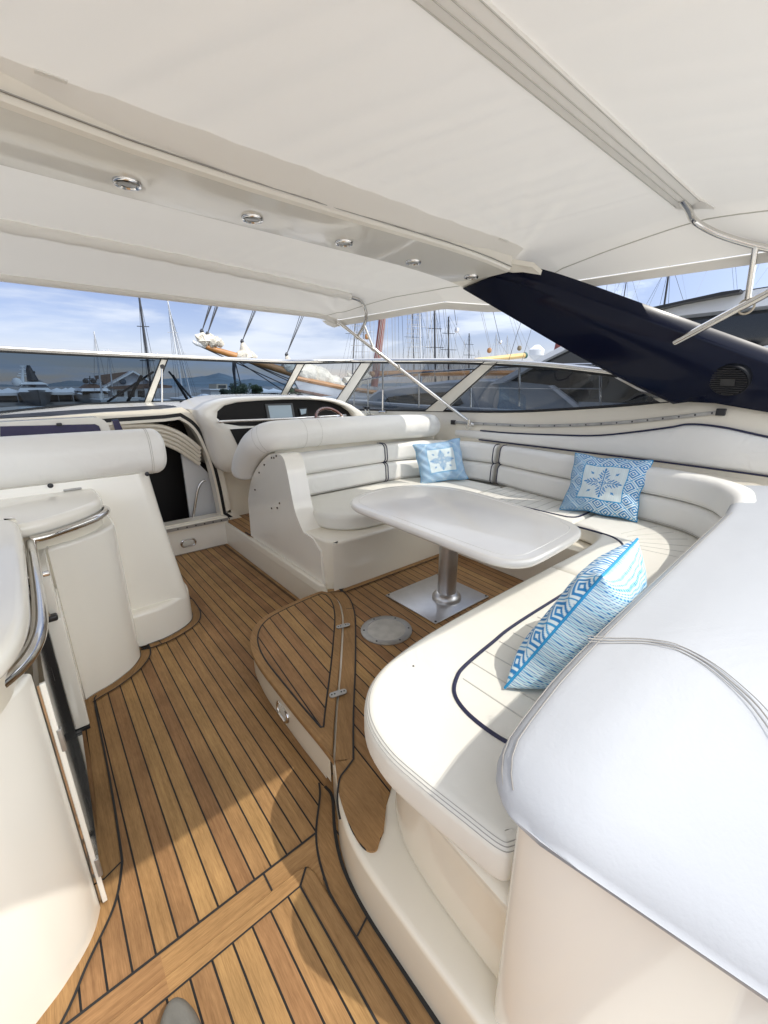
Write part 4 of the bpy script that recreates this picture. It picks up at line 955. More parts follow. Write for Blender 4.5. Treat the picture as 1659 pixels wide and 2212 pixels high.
s_ = Vector((0, 1, 0)); s_ = (s_ - spn * s_.dot(spn)).normalized(); u_ = spn.cross(s_)
gr = M()
for k in range(-6, 7):
    h = k * .0145; w2 = math.sqrt(max(0, .092 ** 2 - h * h))
    gr.tube([sp_c + u_ * h - s_ * w2 + spn * .015, sp_c + u_ * h + s_ * w2 + spn * .015], .0042, 6)
gr.build('grille_slats', BLACK, spk)
M().plate([sp_c + spn * .018 + s_ * a + u_ * b for a, b in ((-.036, -.024), (.036, -.024), (.036, .024), (-.036, .024))], spn, .006).build('grille_badge', BLACK, spk)
for i, (x, y) in enumerate([(274, 393), (545, 470), (743, 523), (893, 565), (1018, 597)]):
    p = A(x, y, Z=(2.3015, 2.3015, 2.3015, 2.299, 2.2735)[i])
    dl = thing('ceiling_downlight', p, ['round chrome ceiling light nearest the left edge of the beam', 'second round chrome ceiling light from the left on the beam', 'middle round chrome ceiling light of the five on the beam', 'fourth round ceiling light along the beam, next to the last', 'last ceiling light on the beam, beside the navy arch leg'][i], 'ceiling light', 'round lights in the overhead beam')
    M().lathe([(.046, .006), (.047, -.006), (.044, -.011), (.036, -.012), (.033, -.007)], p, n=32).build('bezel', CHROME, dl)
    M().lathe([(.0345, .0), (.0345, -.0065), (.02, -.0085)], p, n=28).build('lens', LAMPGLASS, dl)

# ================================================================= BIMINI
bi = thing('bimini_canopy', (.5, 1.5, 2.4), 'white canvas bimini canopy on stainless bows over the whole cockpit', 'canopy')
def yprof(y, P):
    for (a, b), (c, d) in zip(P, P[1:]):
        if y <= c: t = (y - a) / (c - a); t = t * t * (3 - 2 * t) * .35 + t * .65; return b + (d - b) * t
    return P[-1][1]
AFTY = -.07
PA = [(AFTY, 2.335), (.4, 2.415), (.86, 2.455), (1.3, 2.425), (1.655, 2.395), (1.75, 2.325)]; PF = [(2.10, 2.395), (2.6, 2.40), (3.05, 2.375), (3.66, 2.235)]
rw = random.Random(21); CREASE = []
for i in range(13):
    x0 = .55 + .155 * i + rw.uniform(-.04, .04); CREASE.append((x0, .88, x0 - .22 - .022 * (13 - i) + rw.uniform(-.05, .05), 1.72, rw.uniform(.014, .03), rw.uniform(.0025, .0065) * rw.choice((1, 1, -1))))
for i in range(7):
    x0 = 1.2 + .19 * i; CREASE.append((x0, .84, x0 + .25 + rw.uniform(-.05, .2), .0, rw.uniform(.02, .04), rw.uniform(.002, .005)))
for i in range(9):
    x0 = .9 + .18 * i; CREASE.append((x0, 3.02, x0 + .12 + rw.uniform(-.05, .1), 2.16, rw.uniform(.02, .035), rw.uniform(.002, .005) * rw.choice((1, -1))))
for (x1_, y1_) in ((1.7, 3.15), (1.95, 3.2), (2.1, 3.0), (2.25, 2.8)): CREASE.append((2.44, 3.62, x1_, y1_, .03, .007))
for (x1_, y1_) in ((1.6, 1.35), (1.75, 1.2), (1.45, 1.5), (2.0, 1.1)): CREASE.append((2.5, 1.70, x1_, y1_, .022, .006))
def wrk(x, y):
    w = 0
    for x0, y0, x1, y1, s_, amp in CREASE:
        dx, dy = x1 - x0, y1 - y0; L = math.hypot(dx, dy); dx /= L; dy /= L
        t = ((x - x0) * dx + (y - y0) * dy) / L
        if t < -.05 or t > 1.25: continue
        d = -(x - x0) * dy + (y - y0) * dx; s2 = s_ * (1 + .6 * t)
        if abs(d) > 5 * s2: continue
        w += amp * (math.exp(-(d / s2) ** 2) - .55 * math.exp(-((d - 1.9 * s2) / (1.2 * s2)) ** 2)) * max(0, math.sin(math.pi * min(1, max(0, (t + .05) / 1.3)))) ** .6
    return w * (1 - .92 * math.exp(-((y - .862) / .07) ** 2)) * (1 - .9 * math.exp(-((y - 3.08) / .08) ** 2))
def can(P, y0, y1, xe):
    def f(u, v):
        y = y0 + (y1 - y0) * v; X1 = xe(v)[0]; ze = xe(v)[1]
        x = -1.0 + (X1 + 1.0) * (1 - (1 - u) ** 1.25)
        z = yprof(y, P); k = max(0, (x - (X1 - .24)) / .24); kl = max(0, (-.30 - x) / .7)
        z = z + (ze - z) * (k ** 1.7) + (2.2 - z) * (kl ** 2.2)
        return (x, y, z + wrk(x, y))
    return f
xa = lambda v: (3.06 - .03 * v, 2.235 + .05 * v)
def pw(v, L):
    for (a, b), (c, d) in zip(L, L[1:]):
        if v <= c: return b + (d - b) * (v - a) / (c - a)
    return L[-1][1]
xf = lambda v: (pw(v, [(0, 3.08), (.2, 3.05), (.45, 3.0), (.64, 2.85), (.82, 2.66), (1, 2.46)]), pw(v, [(0, 2.2), (.2, 2.23), (.45, 2.30), (.64, 2.275), (.82, 2.235), (1, 2.2)]))
fa, ff = can(PA, AFTY, 1.75, xa), can(PF, 1.98, 3.66, xf)
M().grid(fa, 220, 120).build('aft_canvas', CANVAS, bi, ang=180)
M().grid(ff, 200, 100).build('forward_canvas', CANVAS, bi, ang=180)
def zof(P, x, y, X1, ze):
    z = yprof(y, P); k = max(0, (x - (X1 - .24)) / .24); kl = max(0, (-.30 - x) / .7)
    return z + (ze - z) * (k ** 1.7) + (2.2 - z) * (kl ** 2.2) + wrk(x, y)
# less translucent canvas strip and two tabs, standing in for shadows along the beam
M().loft([[Vector(fa(k / 40 * .80, .945)) + Vector((0, 0, -.003)) for k in range(41)], [Vector(fa(k / 40 * .80, .999)) + Vector((0, 0, -.004)) for k in range(41)]], False, False, False).build('shade_strip', CANVASH, bi)
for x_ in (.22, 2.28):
    zt_ = zof(PA, x_, 1.66, 3.05, 2.25) - .004; M().box((x_, 1.665, zt_), (.07, .05, .003)).build('shadow_tab', CANVASH, bi)
# hems
hm = [ff(1, k / 30) for k in range(31)]; M().loft([[Vector(p) + Vector((.006, 0, .0)), Vector(p) + Vector((.010, 0, -.055)), Vector(p) + Vector((.0, 0, -.06)), Vector(p) + Vector((-.006, 0, -.01))] for p in hm]).build('side_hem', CANVASH, bi)
hm = [fa(1, k / 30) for k in range(31)]; M().loft([[Vector(p) + Vector((.006, 0, .0)), Vector(p) + Vector((.010, 0, -.05)), Vector(p) + Vector((.0, 0, -.055)), Vector(p) + Vector((-.006, 0, -.01))] for p in hm]).build('side_hem', CANVASH, bi)
sl = M(); sl.tube([Vector(fa(.955 - .03 * math.sin(math.pi * k / 30), k / 30)) - Vector((0, 0, .003)) for k in range(31)], .0028, 5); sl.tube([Vector(ff(.93, k / 30)) - Vector((0, 0, .003)) for k in range(31)], .0028, 5)
sl.build('seam_line', mat('canvas_seam', (.50, .49, .44), .8), bi)
M().tube([Vector(ff(k / 60, 1)) - Vector((0, .005, .012)) for k in range(61)], .024, 12).build('front_hem', CANVASH, bi)
# end flap at the front corner
fc_ = Vector(ff(1, 1)); M().add([fc_ + Vector((-.16, -.01, -.02)), fc_ + Vector((.02, 0, .0)), fc_ + Vector((.035, .0, -.055)), fc_ + Vector((-.02, 0, -.07)), fc_ + Vector((-.10, .0, -.05))], [(0, 1, 2, 3, 4)]).build('corner_flap', CANVASH, bi)
M().loft([[Vector((x_, 1.748, zof(PA, x_, 1.748, 3.05, 2.25))) for x_ in (2.30, 2.45, 2.6, 2.75, 2.9)], [A(1020, 562, X=2.38), A(1075, 580, X=2.47), A(1125, 587, X=2.57), A(1155, 590, X=2.64), A(1172, 594, X=2.68)]], False, False, False).build('corner_skirt', CANVASH, bi)
# aft bow: flat double stitched sleeve
YB = .862; sb = []
for k in range(61):
    x = -.9 + (2.66 + .9) * k / 60; z = zof(PA, x, YB, 3.05, 2.25); sb.append((x, YB, z))
M().sweep(sb, [(-.05, -.004), (-.05, -.014), (-.022, -.020), (.0, -.024), (.022, -.020), (.05, -.014), (.05, -.004)]).build('bow_sleeve', WEBBING, bi)
sl = M()
for d in (-.049, -.016, .012, .049): sl.tube([(x, y + d, z - .0165 - (.0065 if abs(d) < .03 else -.001)) for x, y, z in sb], .0021, 5)
sl.build('sleeve_stitching', mat('sleeve_thread', (.55, .54, .50), .8), bi)
ex, ey, ez = sb[-1]
M().plate([(ex - .01, ey + .055, ez - .012), (ex + .03, ey + .05, ez - .012), (ex + .10, ey - .09, ez - .03), (ex + .02, ey - .06, ez - .012), (ex - .01, ey - .055, ez - .012)], (0, 0, -1), .004).build('sleeve_flap', CANVASH, bi)
M().tube(cat([(ex - .1, ey, ez - .014), (ex + .02, ey, ez - .03), A(1500, 477, X=2.80), A(1545, 503, X=2.88), A(1600, 522, X=2.95), A(1659, 537, X=3.0), A(1760, 560, X=3.05)], 6), .0165, 12).build('aft_bow', CHROME, bi)
# front bow
YF = 3.02; sb = []
for k in range(61):
    x = -.9 + (2.30 + .9) * k / 60; y = YF + .05 * math.sin(x) + .14 * max(0, (x - .6) / 1.7) ** 1.6; sb.append((x, y, zof(PF, x, y, 2.60, 2.2) - .026))
M().tube(sb, [.030 + .003 * math.sin(k * 1.7) for k in range(61)], 12).build('bow_sleeve', WEBBING, bi)
S0 = A(735, 699, X=2.47); S1 = A(1016, 913, X=3.44)
def on(t): return S0 + (S1 - S0) * t
bpth = cat([sb[-2], sb[-1], A(778, 650, Y=3.26), A(790, 672, Y=3.31), A(788, 698, Y=3.36), on(.125)], 6)
M().tube(bpth, .0155, 12).build('front_bow', CHROME, bi)
M().tube([on(-.02), on(1.0)], .0165, 12).build('side_strut', CHROME, bi)
M().tube([A(787, 703, Y=3.37), on(.245)], .010, 8).build('strut_link', CHROME, bi)
for t in (.125, .245): M().tube([on(t - .012), on(t + .012)], .023, 10).build('strut_clamp', CHROME, bi)
ft = M(); ft.tube([S1 + Vector((.03, -.02, -.02)), S1 + Vector((-.03, .02, .0))], .022, 12); ft.tube([S1 + Vector((-.02, 0, -.03)), S1 + Vector((-.02, 0, .03))], .02, 10)
ft.build('strut_foot', CHROME, bi)
M().tube([S1 + Vector((-.03, .03 * math.cos(R(a)), -.035 + .03 * math.sin(R(a)))) for a in range(0, 360, 20)], .003, 5, closed=True).build('pin_ring', CHROME, bi)
M().tube([on(.43) + Vector((0, .026 * math.cos(R(a)), .026 * math.sin(R(a)))) for a in range(0, 360, 24)], .0055, 6, closed=True).build('rope_lashing', mat('rope_white', (.62, .58, .50), .9), bi)
# aft strut on the arch leg
a0, a1 = A(1457, 740, X=3.12), A(1660, 632, X=3.02)
dd = (a1 - a0)
M().tube([a0, a0 + dd * 2.2], .0205, 14).build('aft_strut', CHROME, bi)
M().tube([a0 + Vector((.02, 0, -.01)), a0 + Vector((.09, 0, -.03))], .024, 14).build('strut_pivot', CHROME, bi)
l0, l1 = A(1632, 532, X=2.98), a0 + dd * .80
M().tube([l0, l0 + (l1 - l0) * .9], .0145, 10).build('strut_link', CHROME, bi)
M().tube([l0 + (l1 - l0) * .86, l1 + Vector((0, 0, .012))], .008, 8).build('link_eye', CHROME, bi)
lc = l1; M().tube([lc + Vector((0, .034 * math.cos(R(a)), -.012 + .036 * math.sin(R(a)))) for a in range(0, 360, 20)], .0055, 6, closed=True).build('rope_loop', mat('rope_tan', (.48, .42, .33), .9), bi)

# grey shoe at the lower edge
sh = thing('shoe', (0, .76, .016), 'rounded grey toe of a shoe standing on the teak hatch', 'shoe')
so_ = [(p.x, p.y) for p in cat([(-.036, .45, 0), (-.052, .62, 0), (-.058, .74, 0), (-.045, .83, 0), (-.01, .872, 0), (.025, .86, 0), (.046, .80, 0), (.048, .70, 0), (.034, .56, 0), (.028, .45, 0)], 6, True)]
M().prism(so_, .017, .036, .006, .006).build('sole', mat('shoe_sole', (.10, .085, .08), .7), sh)
si = inset(so_ if area(so_) > 0 else so_[::-1], .003); rg = []
for h, d in ((.035, 0), (.05, .001), (.063, .006), (.071, .012), (.076, .020), (.078, .028)): rg.append([(x, y, h + max(0, .72 - y) * .35 * (h - .035) / .044) for x, y in [(max(-.03, min(.03, x_ * (1 - d / .055))) if False else x_ * (1 - d / .05) - .002 * d, .66 + (y_ - .66) * (1 - d / .21)) for x_, y_ in si]])
M().loft(rg).build('upper', mat('shoe_grey', (.155, .15, .135), .8, bump=(300, .4, .002), var=(12, .2)), sh)

# ================================================================= HARBOUR
WZ = -1.25
WATER = mat('harbour_water', (.018, .030, .036), .08, spec=.6, bump=(1.4, .5, .06))
struct(M().add([(-1500, -1500, WZ), (3500, -1500, WZ), (3500, 4000, WZ), (-1500, 4000, WZ)], [(0, 1, 2, 3)]).build('water', WATER))
def AR(x, y, dist):
    d = _fw + _rt * ((x - CPX) / CF) - _up * ((y - CPY) / CF); h = math.hypot(d.x, d.y); return Vector((d.x / h * dist, d.y / h * dist, EYE + d.z / h * dist))
rd = random.Random(4)
ridge = [(-200, 829), (-60, 829), (0, 830), (60, 833), (105, 829), (150, 822), (190, 824), (230, 828), (300, 825), (363, 818), (400, 817), (417, 815), (450, 811), (473, 806), (488, 809), (500, 814), (520, 821), (545, 818), (580, 824), (620, 828), (700, 826), (800, 828), (900, 827), (1100, 826), (1300, 828), (1700, 828), (2300, 828)]
rr = []
for (a, b), (c, d) in zip(ridge, ridge[1:]):
    n_ = max(1, int((c - a) / 6))
    for k in range(n_): rr.append((a + (c - a) * k / n_, b + (d - b) * k / n_ + rd.uniform(-.5, .5)))
rows = []
for t, dist in ((0, 900), (.25, 1020), (.5, 1150), (.75, 1300), (1, 1500), (.3, 1900)):
    rows.append([AR(x, 834 + (y - 834) * t + (rd.uniform(-.8, .8) if 0 < t < 1 else 0), dist) if True else 0 for x, y in rr])
for p in rows[0]: p.z = WZ - .5
n_ = len(rr)
struct(M().add([p for r in rows for p in r], [(k * n_ + i, k * n_ + i + 1, (k + 1) * n_ + i + 1, (k + 1) * n_ + i) for k in range(5) for i in range(n_ - 1)]).build('hills', mat('hazy_hills', (.13, .18, .22), .95, var=(.02, .35)), ang=180))
struct(M().prism([(-60, 62), (45, 60), (52, 70), (220, 66), (220, 130), (-60, 130)], WZ - .5, -.55).build('quay', mat('quay_concrete', (.24, .22, .20), .85, var=(.6, .3))))
struct(M().prism([(-40, -60), (60, -60), (60, -4.2), (-40, -4.2)], WZ - .5, -.45).build('bounce_quay', mat('bounce_concrete', (.46, .44, .40), .9, var=(.5, .2))))  # unseen pale quay astern, added to bounce sunlight into the cockpit
struct(M().prism([(-1.6, -3.4), (3.3, -3.4), (3.3, -1.0), (-1.6, -1.0)], -.6, -.012).build('bounce_aft_deck', TEAK))  # unseen deck behind the camera, added for its sunlit bounce
struct(M().prism([(-1.95, -3.4), (-1.5, -3.4), (-1.5, 4.6), (-1.95, 4.6)], -1.2, 1.12, .08).build('port_side_deck', GELW))
struct(M().prism([(.75, -2.6), (3.25, -2.6), (3.25, -.75), (.75, -.75)], .0, .80, .08).build('bounce_sunpad', GELW))  # unseen white sunpad, added to reflect sun forward as fill
WHITE = mat('boat_white', (.72, .73, .74), .3, coat=.3)
OFFW = mat('boat_offwhite', (.60, .60, .58), .5)
GREYH = mat('boat_grey', (.30, .33, .36), .35, coat=.4)
DGREY = mat('boat_dark_grey', (.10, .11, .12), .4)
DGLASS = mat('dark_glass', (.008, .010, .013), .06, coat=.6)
BROWN = mat('brown_tile', (.13, .075, .055), .8, var=(.8, .3))
WOOD = mat('varnished_spar', (.42, .19, .055), .3, coat=.4, var=(2, .3))
REDM = mat('red_mast', (.20, .035, .022), .3, coat=.35, var=(3, .35))
ROPE = mat('dark_rigging', (.05, .05, .055), .7)
ROPEL = mat('pale_rigging', (.33, .32, .30), .8)
SAIL = mat('cream_sailcloth', (.62, .57, .48), .9, var=(5, .35), bump=(20, .8, .03))
BLKM = mat('black_mast', (.02, .022, .028), .35)
ALUM = mat('pale_mast', (.55, .56, .58), .4, metal=.3)
def B(x, y, Y_): return A(x, y, Y=Y_)
def hullmesh(y0, y1, xc, w, z0, z1, flare=.85):
    rg = []
    for k in range(9):
        t = k / 8; hw = w / 2 * min(1, .04 + 1.3 * t ** .6); zz = z1 + .25 * (1 - t) ** 2 * (z1 - z0) * .4
        rg.append([(xc + s_ * hw * f, y0 + (y1 - y0) * t + (1 - f) * 2.0 * (1 - t), z0 + (zz - z0) * h) for s_, f, h in ((-1, 1, 1), (-1, flare, .45), (-1, .5, 0), (1, .5, 0), (1, flare, .45), (1, 1, 1))])
    return M().loft(rg)
# big motor yacht, bow towards us
my = thing('motor_yacht', (5.0, 62, WZ), 'large grey hulled motor yacht with white decks and twin antenna masts across the harbour', 'motor yacht')
a = B(37, 845, 60); b = B(122, 845, 60); xc = (a.x + b.x) / 2
hullmesh(58, 78, xc, b.x - a.x, WZ, B(80, 846, 60).z).build('hull', DGREY, my)
def tier(px0, px1, yb, yt, Y_, dep, m, nm, par, sl=.25):
    p0, p1 = B(px0, yb, Y_), B(px1, yb, Y_); zt_ = B(px0, yt, Y_).z
    return M().loft([[(p0.x, Y_ - .6, p0.z), (p1.x, Y_ - .6, p0.z), (p1.x, Y_ + dep, p0.z), (p0.x, Y_ + dep, p0.z)], [(p0.x + sl, Y_ + .2, zt_), (p1.x - sl, Y_ + .2, zt_), (p1.x - sl, Y_ + dep, zt_), (p0.x + sl, Y_ + dep, zt_)]]).build(nm, m, par, smooth=False)
tier(36, 123, 847, 843, 61, 14, WHITE, 'deck_edge', my); tier(40, 110, 843, 837, 62.5, 11, WHITE, 'lower_house', my)
t_ = tier(43, 107, 837, 830.5, 63.5, 10, WHITE, 'upper_house', my); tier(44, 106, 836, 831.5, 63.2, 1, DGLASS, 'windows', t_)
tier(41, 105, 830.5, 825, 64, 9, WHITE, 'roof', my, .6)
tier(58, 94, 825, 820, 66, 5, DGREY, 'flybridge', my, .4)
ms = M(); b0, b1 = B(49, 826, 66), B(49, 790, 66); ms.tube([b0, b1], [.22, .08], 8)
for y, w in ((791, 6), (798, 7), (807, 9), (812, 12)): ms.tube([B(49 - w, y, 66), B(49 + w, y, 66)], .05, 6)
ms.build('antenna_mast', WHITE, my)
ms = M(); ms.tube([B(71, 822, 66), B(63, 799, 66), B(61, 789, 66)], [.55, .32, .15], 8); ms.tube([B(60, 803, 66), B(76, 804, 66)], .12, 6); ms.build('radar_mast', BLKM, my)
M().lathe([(.05, -.5), (.42, -.35), (.5, 0), (.35, .38), (.05, .5)], B(37, 826, 64), n=16).build('radome', WHITE, my)
# tents
def tent(i, x, yp, ye, yb, w, Y_, label):
    c = B(x, yb, Y_); c.z = -.55; zp, ze = B(x, yp, Y_).z, B(x, ye, Y_).z; hw = w / 2
    t = thing('marquee_tent', c, label, 'tent', 'white peaked marquee tents on the quay')
    cx, cy = c.x, c.y + hw
    rg = []
    for k in range(6):
        u = k / 5; s_ = hw * (1 - u) ** 1.15 + .03; rg.append([(cx + s_ * p, cy + s_ * q_, ze + (zp - ze) * u) for p, q_ in ((-1, -1), (1, -1), (1, 1), (-1, 1))])
    M().loft(rg).build('tent_roof', mat('tent_%d' % i, (.74, .76, .78), .7), t)
    M().box((cx, cy, ze - .12), (w, w, .3)).build('valance', WHITE, t)
    for p in (-1, 1):
        for q_ in (-1, 1): M().tube([(cx + p * hw * .96, cy + q_ * hw * .96, -.55), (cx + p * hw * .96, cy + q_ * hw * .96, ze)], .05, 6).build('leg', ALUM, t)
    M().box((cx, cy + hw * .9, (ze - .55) / 2), (w * .95, .06, ze + .55)).build('back_wall', OFFW if i % 2 else DGREY, t)
    return t
tent(0, 4, 841, 850, 868, 3.4, 72, 'white peaked tent cut by the left edge of the photo'); tent(1, 24, 838, 850, 868, 3.8, 73, 'white peaked tent just left of the grey motor yacht')
tent(2, 131, 838, 848, 868, 3.0, 70, 'white peaked tent just right of the grey motor yacht'); tent(3, 150, 838, 848, 868, 3.0, 74, 'white peaked tent second right of the grey motor yacht'); tent(4, 163, 837, 849, 868, 3.6, 71, 'white peaked tent left of the brown-topped yacht')
tent(5, 579, 839, 846, 858, 4.2, 88, 'white peaked tent right of the round dark trees'); tent(6, 600, 839, 846, 858, 3.8, 92, 'white peaked tent nearest the second mullion')
# clubhouse
ch_ = thing('clubhouse', (11, 72, -.55), 'white gabled clubhouse with brown roofs and round blue window on the quay', 'building')
YC = 70
def wall(pts, Y_, dep, nm, m, par): 
    return M().loft([[B(x, y, Y_) for x, y in pts], [B(x, y, Y_) + Vector((0, dep, 0)) for x, y in pts]]).build(nm, m, par, smooth=False)
wall([(247, 839), (312, 838), (312, 870), (247, 870)], YC, 6, 'lower_wall', OFFW, ch_)
gw = wall([(228, 836), (288, 803.5), (330, 826), (330, 838), (250, 838)], YC + 1, 6, 'gable_wall', mat('pale_wall', (.60, .63, .68), .8), ch_)
wall([(222, 837), (288, 800.5), (334, 826), (332, 829), (288, 804.5), (226, 839)], YC + .2, 8, 'roof_edge', WHITE, ch_)
wall([(214, 810.5), (284, 801.5), (288, 802), (230, 834), (216, 818)], YC + 3, 5, 'roof', BROWN, ch_)
wall([(234, 836), (330, 828), (372, 833), (372, 838), (248, 841)], YC - .6, 2, 'porch_roof', BROWN, ch_)
wall([(214, 811), (243, 808), (243, 824), (214, 828)], YC + 4, 2, 'side_wall', OFFW, ch_)
for x in (219, 226, 233): wall([(x, 816), (x + 3.5, 815.6), (x + 3.5, 821.5), (x, 822)], YC + 3.9, .2, 'window', DGLASS, ch_)
M().lathe([(.42, 0), (.42, .1), (.3, .15)], B(265, 824, YC + .95), (0, -1, 0), 18).build('round_window', mat('blue_pane', (.03, .09, .16), .2), ch_)
for x in (253, 276, 298): wall([(x, 844), (x + 15, 843.5), (x + 15, 858), (x, 858)], YC - .1, .15, 'window', DGLASS, ch_)
fcx = M()
for k in range(16): fcx.tube([B(250 + 3.4 * k, 868, YC - 1), B(250 + 3.4 * k, 859, YC - 1)], .03, 4)
fcx.tube([B(249, 859, YC - 1), B(304, 859, YC - 1)], .05, 4); fcx.build('railing', WHITE, ch_)
# second yacht
m2 = thing('cabin_cruiser', (7.1, 66, WZ), 'brown-topped white cabin cruiser with two dark radar domes beside the clubhouse', 'cabin cruiser')
a = B(174, 850, 64); b = B(240, 850, 64); hullmesh(61, 76, (a.x + b.x) / 2, b.x - a.x, WZ, B(200, 852, 64).z).build('hull', OFFW, m2)
tier(176, 234, 852, 845, 64, 9, DGLASS, 'cabin_windows', m2); tier(174, 238, 845, 839, 63.5, 9, WHITE, 'roof', m2); tier(180, 226, 839, 829, 65, 6, BROWN, 'flybridge_canopy', m2, .8)
for x in (185, 202): M().lathe([(.05, -.3), (.3, -.2), (.33, .1), (.05, .35)], B(x, 823, 65), n=14).build('radar_dome', BLKM, m2)
ms = M(); ms.tube([B(194, 830, 65), B(194, 812, 65)], .06, 6); ms.tube([B(187, 818, 65), B(202, 818, 65)], .05, 6); ms.build('mast', BLKM, m2)
# tender boat and white kiosk
td_ = thing('tender_boat', (20.5, 63, WZ), 'red hulled tender boat with small white cabin moored right of the first mullion', 'boat')
a = B(424, 862, 62); b = B(470, 862, 62)
rg = []
for k in range(7):
    t = k / 6; x = a.x + (b.x - a.x) * t; w = .9 * min(1, 1.6 * (1 - t) + .1); rg.append([(x, 62 - w, B(430, 861 - 3 * t * t, 62).z), (x, 62 - w * .8, B(430, 866, 62).z), (x, 62, WZ), (x, 62 + w * .8, B(430, 866, 62).z), (x, 62 + w, B(430, 861 - 3 * t * t, 62).z)])
M().loft(rg).build('hull', mat('red_hull', (.30, .03, .025), .4), td_)
tier(430, 458, 861, 854, 61.8, 1.4, WHITE, 'cabin', td_, .3); tier(432, 456, 859, 856, 61.6, .3, DGLASS, 'windows', td_, .1); tier(434, 452, 854, 851, 62.1, .9, WHITE, 'roof', td_, .3)
ks = thing('white_kiosk', (24, 75, -.55), 'flat roofed white quay building left of the round dark trees', 'building')
wall([(455, 842), (492, 842), (492, 857), (455, 857)], 75, 5, 'wall', OFFW, ks); wall([(468, 829.5), (491, 829.5), (491, 843), (468, 843)], 75.5, 4, 'upper_wall', mat('ochre_wall', (.40, .34, .26), .8), ks)
wall([(453, 840), (494, 840), (494, 842.5), (453, 842.5)], 74.6, 6, 'roof', WHITE, ks); wall([(472, 832), (488, 832), (488, 838), (472, 838)], 75.4, .2, 'window', DGLASS, ks)
# trees
LEAF = [mat('leaf_%d' % i, c, .7) for i, c in enumerate([(.035, .055, .028), (.05, .075, .035), (.025, .042, .026)])]
TRUNK = mat('bark', (.09, .07, .05), .9)
def tree(x, yb, yt, wpx, Y_, label, seed, i):
    r_ = random.Random(seed); b_ = B(x, yb, Y_); zt_ = B(x, yt, Y_).z; w = (B(x + wpx / 2, yb, Y_).x - B(x - wpx / 2, yb, Y_).x) / 2; b_.z = -.6
    t = thing('round_tree', b_, label, 'tree', 'dark trees on the quay'); tr = M(); tr.tube([b_, b_ + Vector((.05, 0, (zt_ + .6) * .5))], [.25, .12], 8)
    for k in range(5): a = r_.uniform(0, 6.28); tr.tube([b_ + Vector((0, 0, (zt_ + .6) * .35)), b_ + Vector((math.cos(a) * w * .5, math.sin(a) * w * .4, (zt_ + .6) * .65))], [.1, .04], 6)
    tr.build('trunk', TRUNK, t)
    m = M(); H_ = zt_ + .6; cl = [(r_.uniform(-.65, .65) * w, r_.uniform(-.6, .6) * w, r_.uniform(.32, .82) * H_, r_.uniform(.25, .42) * min(w, H_)) for _ in range(16)] + [(0, 0, H_ * .72, H_ * .26)]
    for cx, cy, cz, cr in cl:
        for _ in range(130):
            v = Vector((r_.gauss(0, 1), r_.gauss(0, 1), r_.gauss(0, 1))).normalized() * cr * r_.uniform(.6, 1.05); c = b_ + Vector((cx, cy, cz)) + v; s_ = r_.uniform(.08, .17)
            u = Vector((r_.gauss(0, 1), r_.gauss(0, 1), r_.gauss(0, 1))).normalized(); q_ = u.orthogonal().normalized()
            m.add([c + u * s_, c + q_ * s_ * .6, c - u * s_, c - q_ * s_ * .6], [(0, 1, 2, 3)])
    m.build('crown', LEAF[i % 3], t)
tree(515, 856, 823, 52, 66, 'biggest round dark tree on the quay behind the helm console', 11, 0); tree(554, 858, 829, 30, 80, 'smaller dark tree between the big tree and the white tents', 12, 1); tree(486, 857, 839, 22, 72, 'low dark bush left of the biggest round tree', 13, 2)
tree(640, 857, 836, 40, 95, 'dark tree behind the second mullion', 14, 1)

# sailboats with bare masts
def sailboat(x0, yb, x1, yt, Y_, m, r, label, spr=2, stay=True, hull=True):
    foot = B(x0, yb, Y_); head = B(x1, yt, Y_); d = head - foot
    s = thing('sailboat', (foot.x, foot.y, WZ), label, 'sailboat', 'moored sailboats with bare masts')
    f2 = foot + d * ((.2 - foot.z) / d.z) if foot.z > .2 and d.z > 0 else foot
    M().tube([f2, head], [r, r * .7], 8).build('mast', m, s)
    sp = M()
    for k in range(spr):
        p = foot + d * ((k + 1) / (spr + 1)); w = .9 - .2 * k; sp.tube([p + Vector((-w * .8, w * .3, 0)), p + Vector((w * .8, -w * .3, 0))], r * .3, 5)
    if spr: build_each(sp, 'spreader', m, s)
    if stay:
        st = M(); q_ = r * .14
        for dx, dy in ((-.8, .4), (.8, -.4), (.3, 3.2), (-.3, -3.0)): st.tube([head - d * .02, f2 + Vector((dx, dy, -.2))], q_, 4)
        st.build('rigging', ROPE, s)
    if hull:
        rg = []
        for k in range(9):
            t = -1 + k / 4; w = 1.3 * max(.05, 1 - t * t if t > 0 else 1 - .5 * t * t) ** .7; rg.append([(f2.x - w, f2.y + t * 4.5, .0), (f2.x - w * .7, f2.y + t * 4.3, WZ + .2), (f2.x, f2.y + t * 4, WZ - .2), (f2.x + w * .7, f2.y + t * 4.3, WZ + .2), (f2.x + w, f2.y + t * 4.5, .0)])
        M().loft(rg).build('hull', WHITE, s)
    return s
sailboat(328, 850, 299, 628, 55, BLKM, .15, 'sailboat with tall black mast left of the first mullion', 2)
sailboat(220, 850, 203, 716, 62, ALUM, .11, 'sailboat with pale mast above the brown clubhouse roof', 2); sailboat(244, 850, 234, 754, 70, ALUM, .10, 'shorter pale mast right of the clubhouse roof end', 1)
sailboat(395, 850, 362, 648, 58, ALUM, .12, 'sailboat with pale mast right of the first mullion', 2); sailboat(411, 850, 366, 668, 64, ALUM, .11, 'sailboat whose pale mast crosses its neighbour near the top', 1)
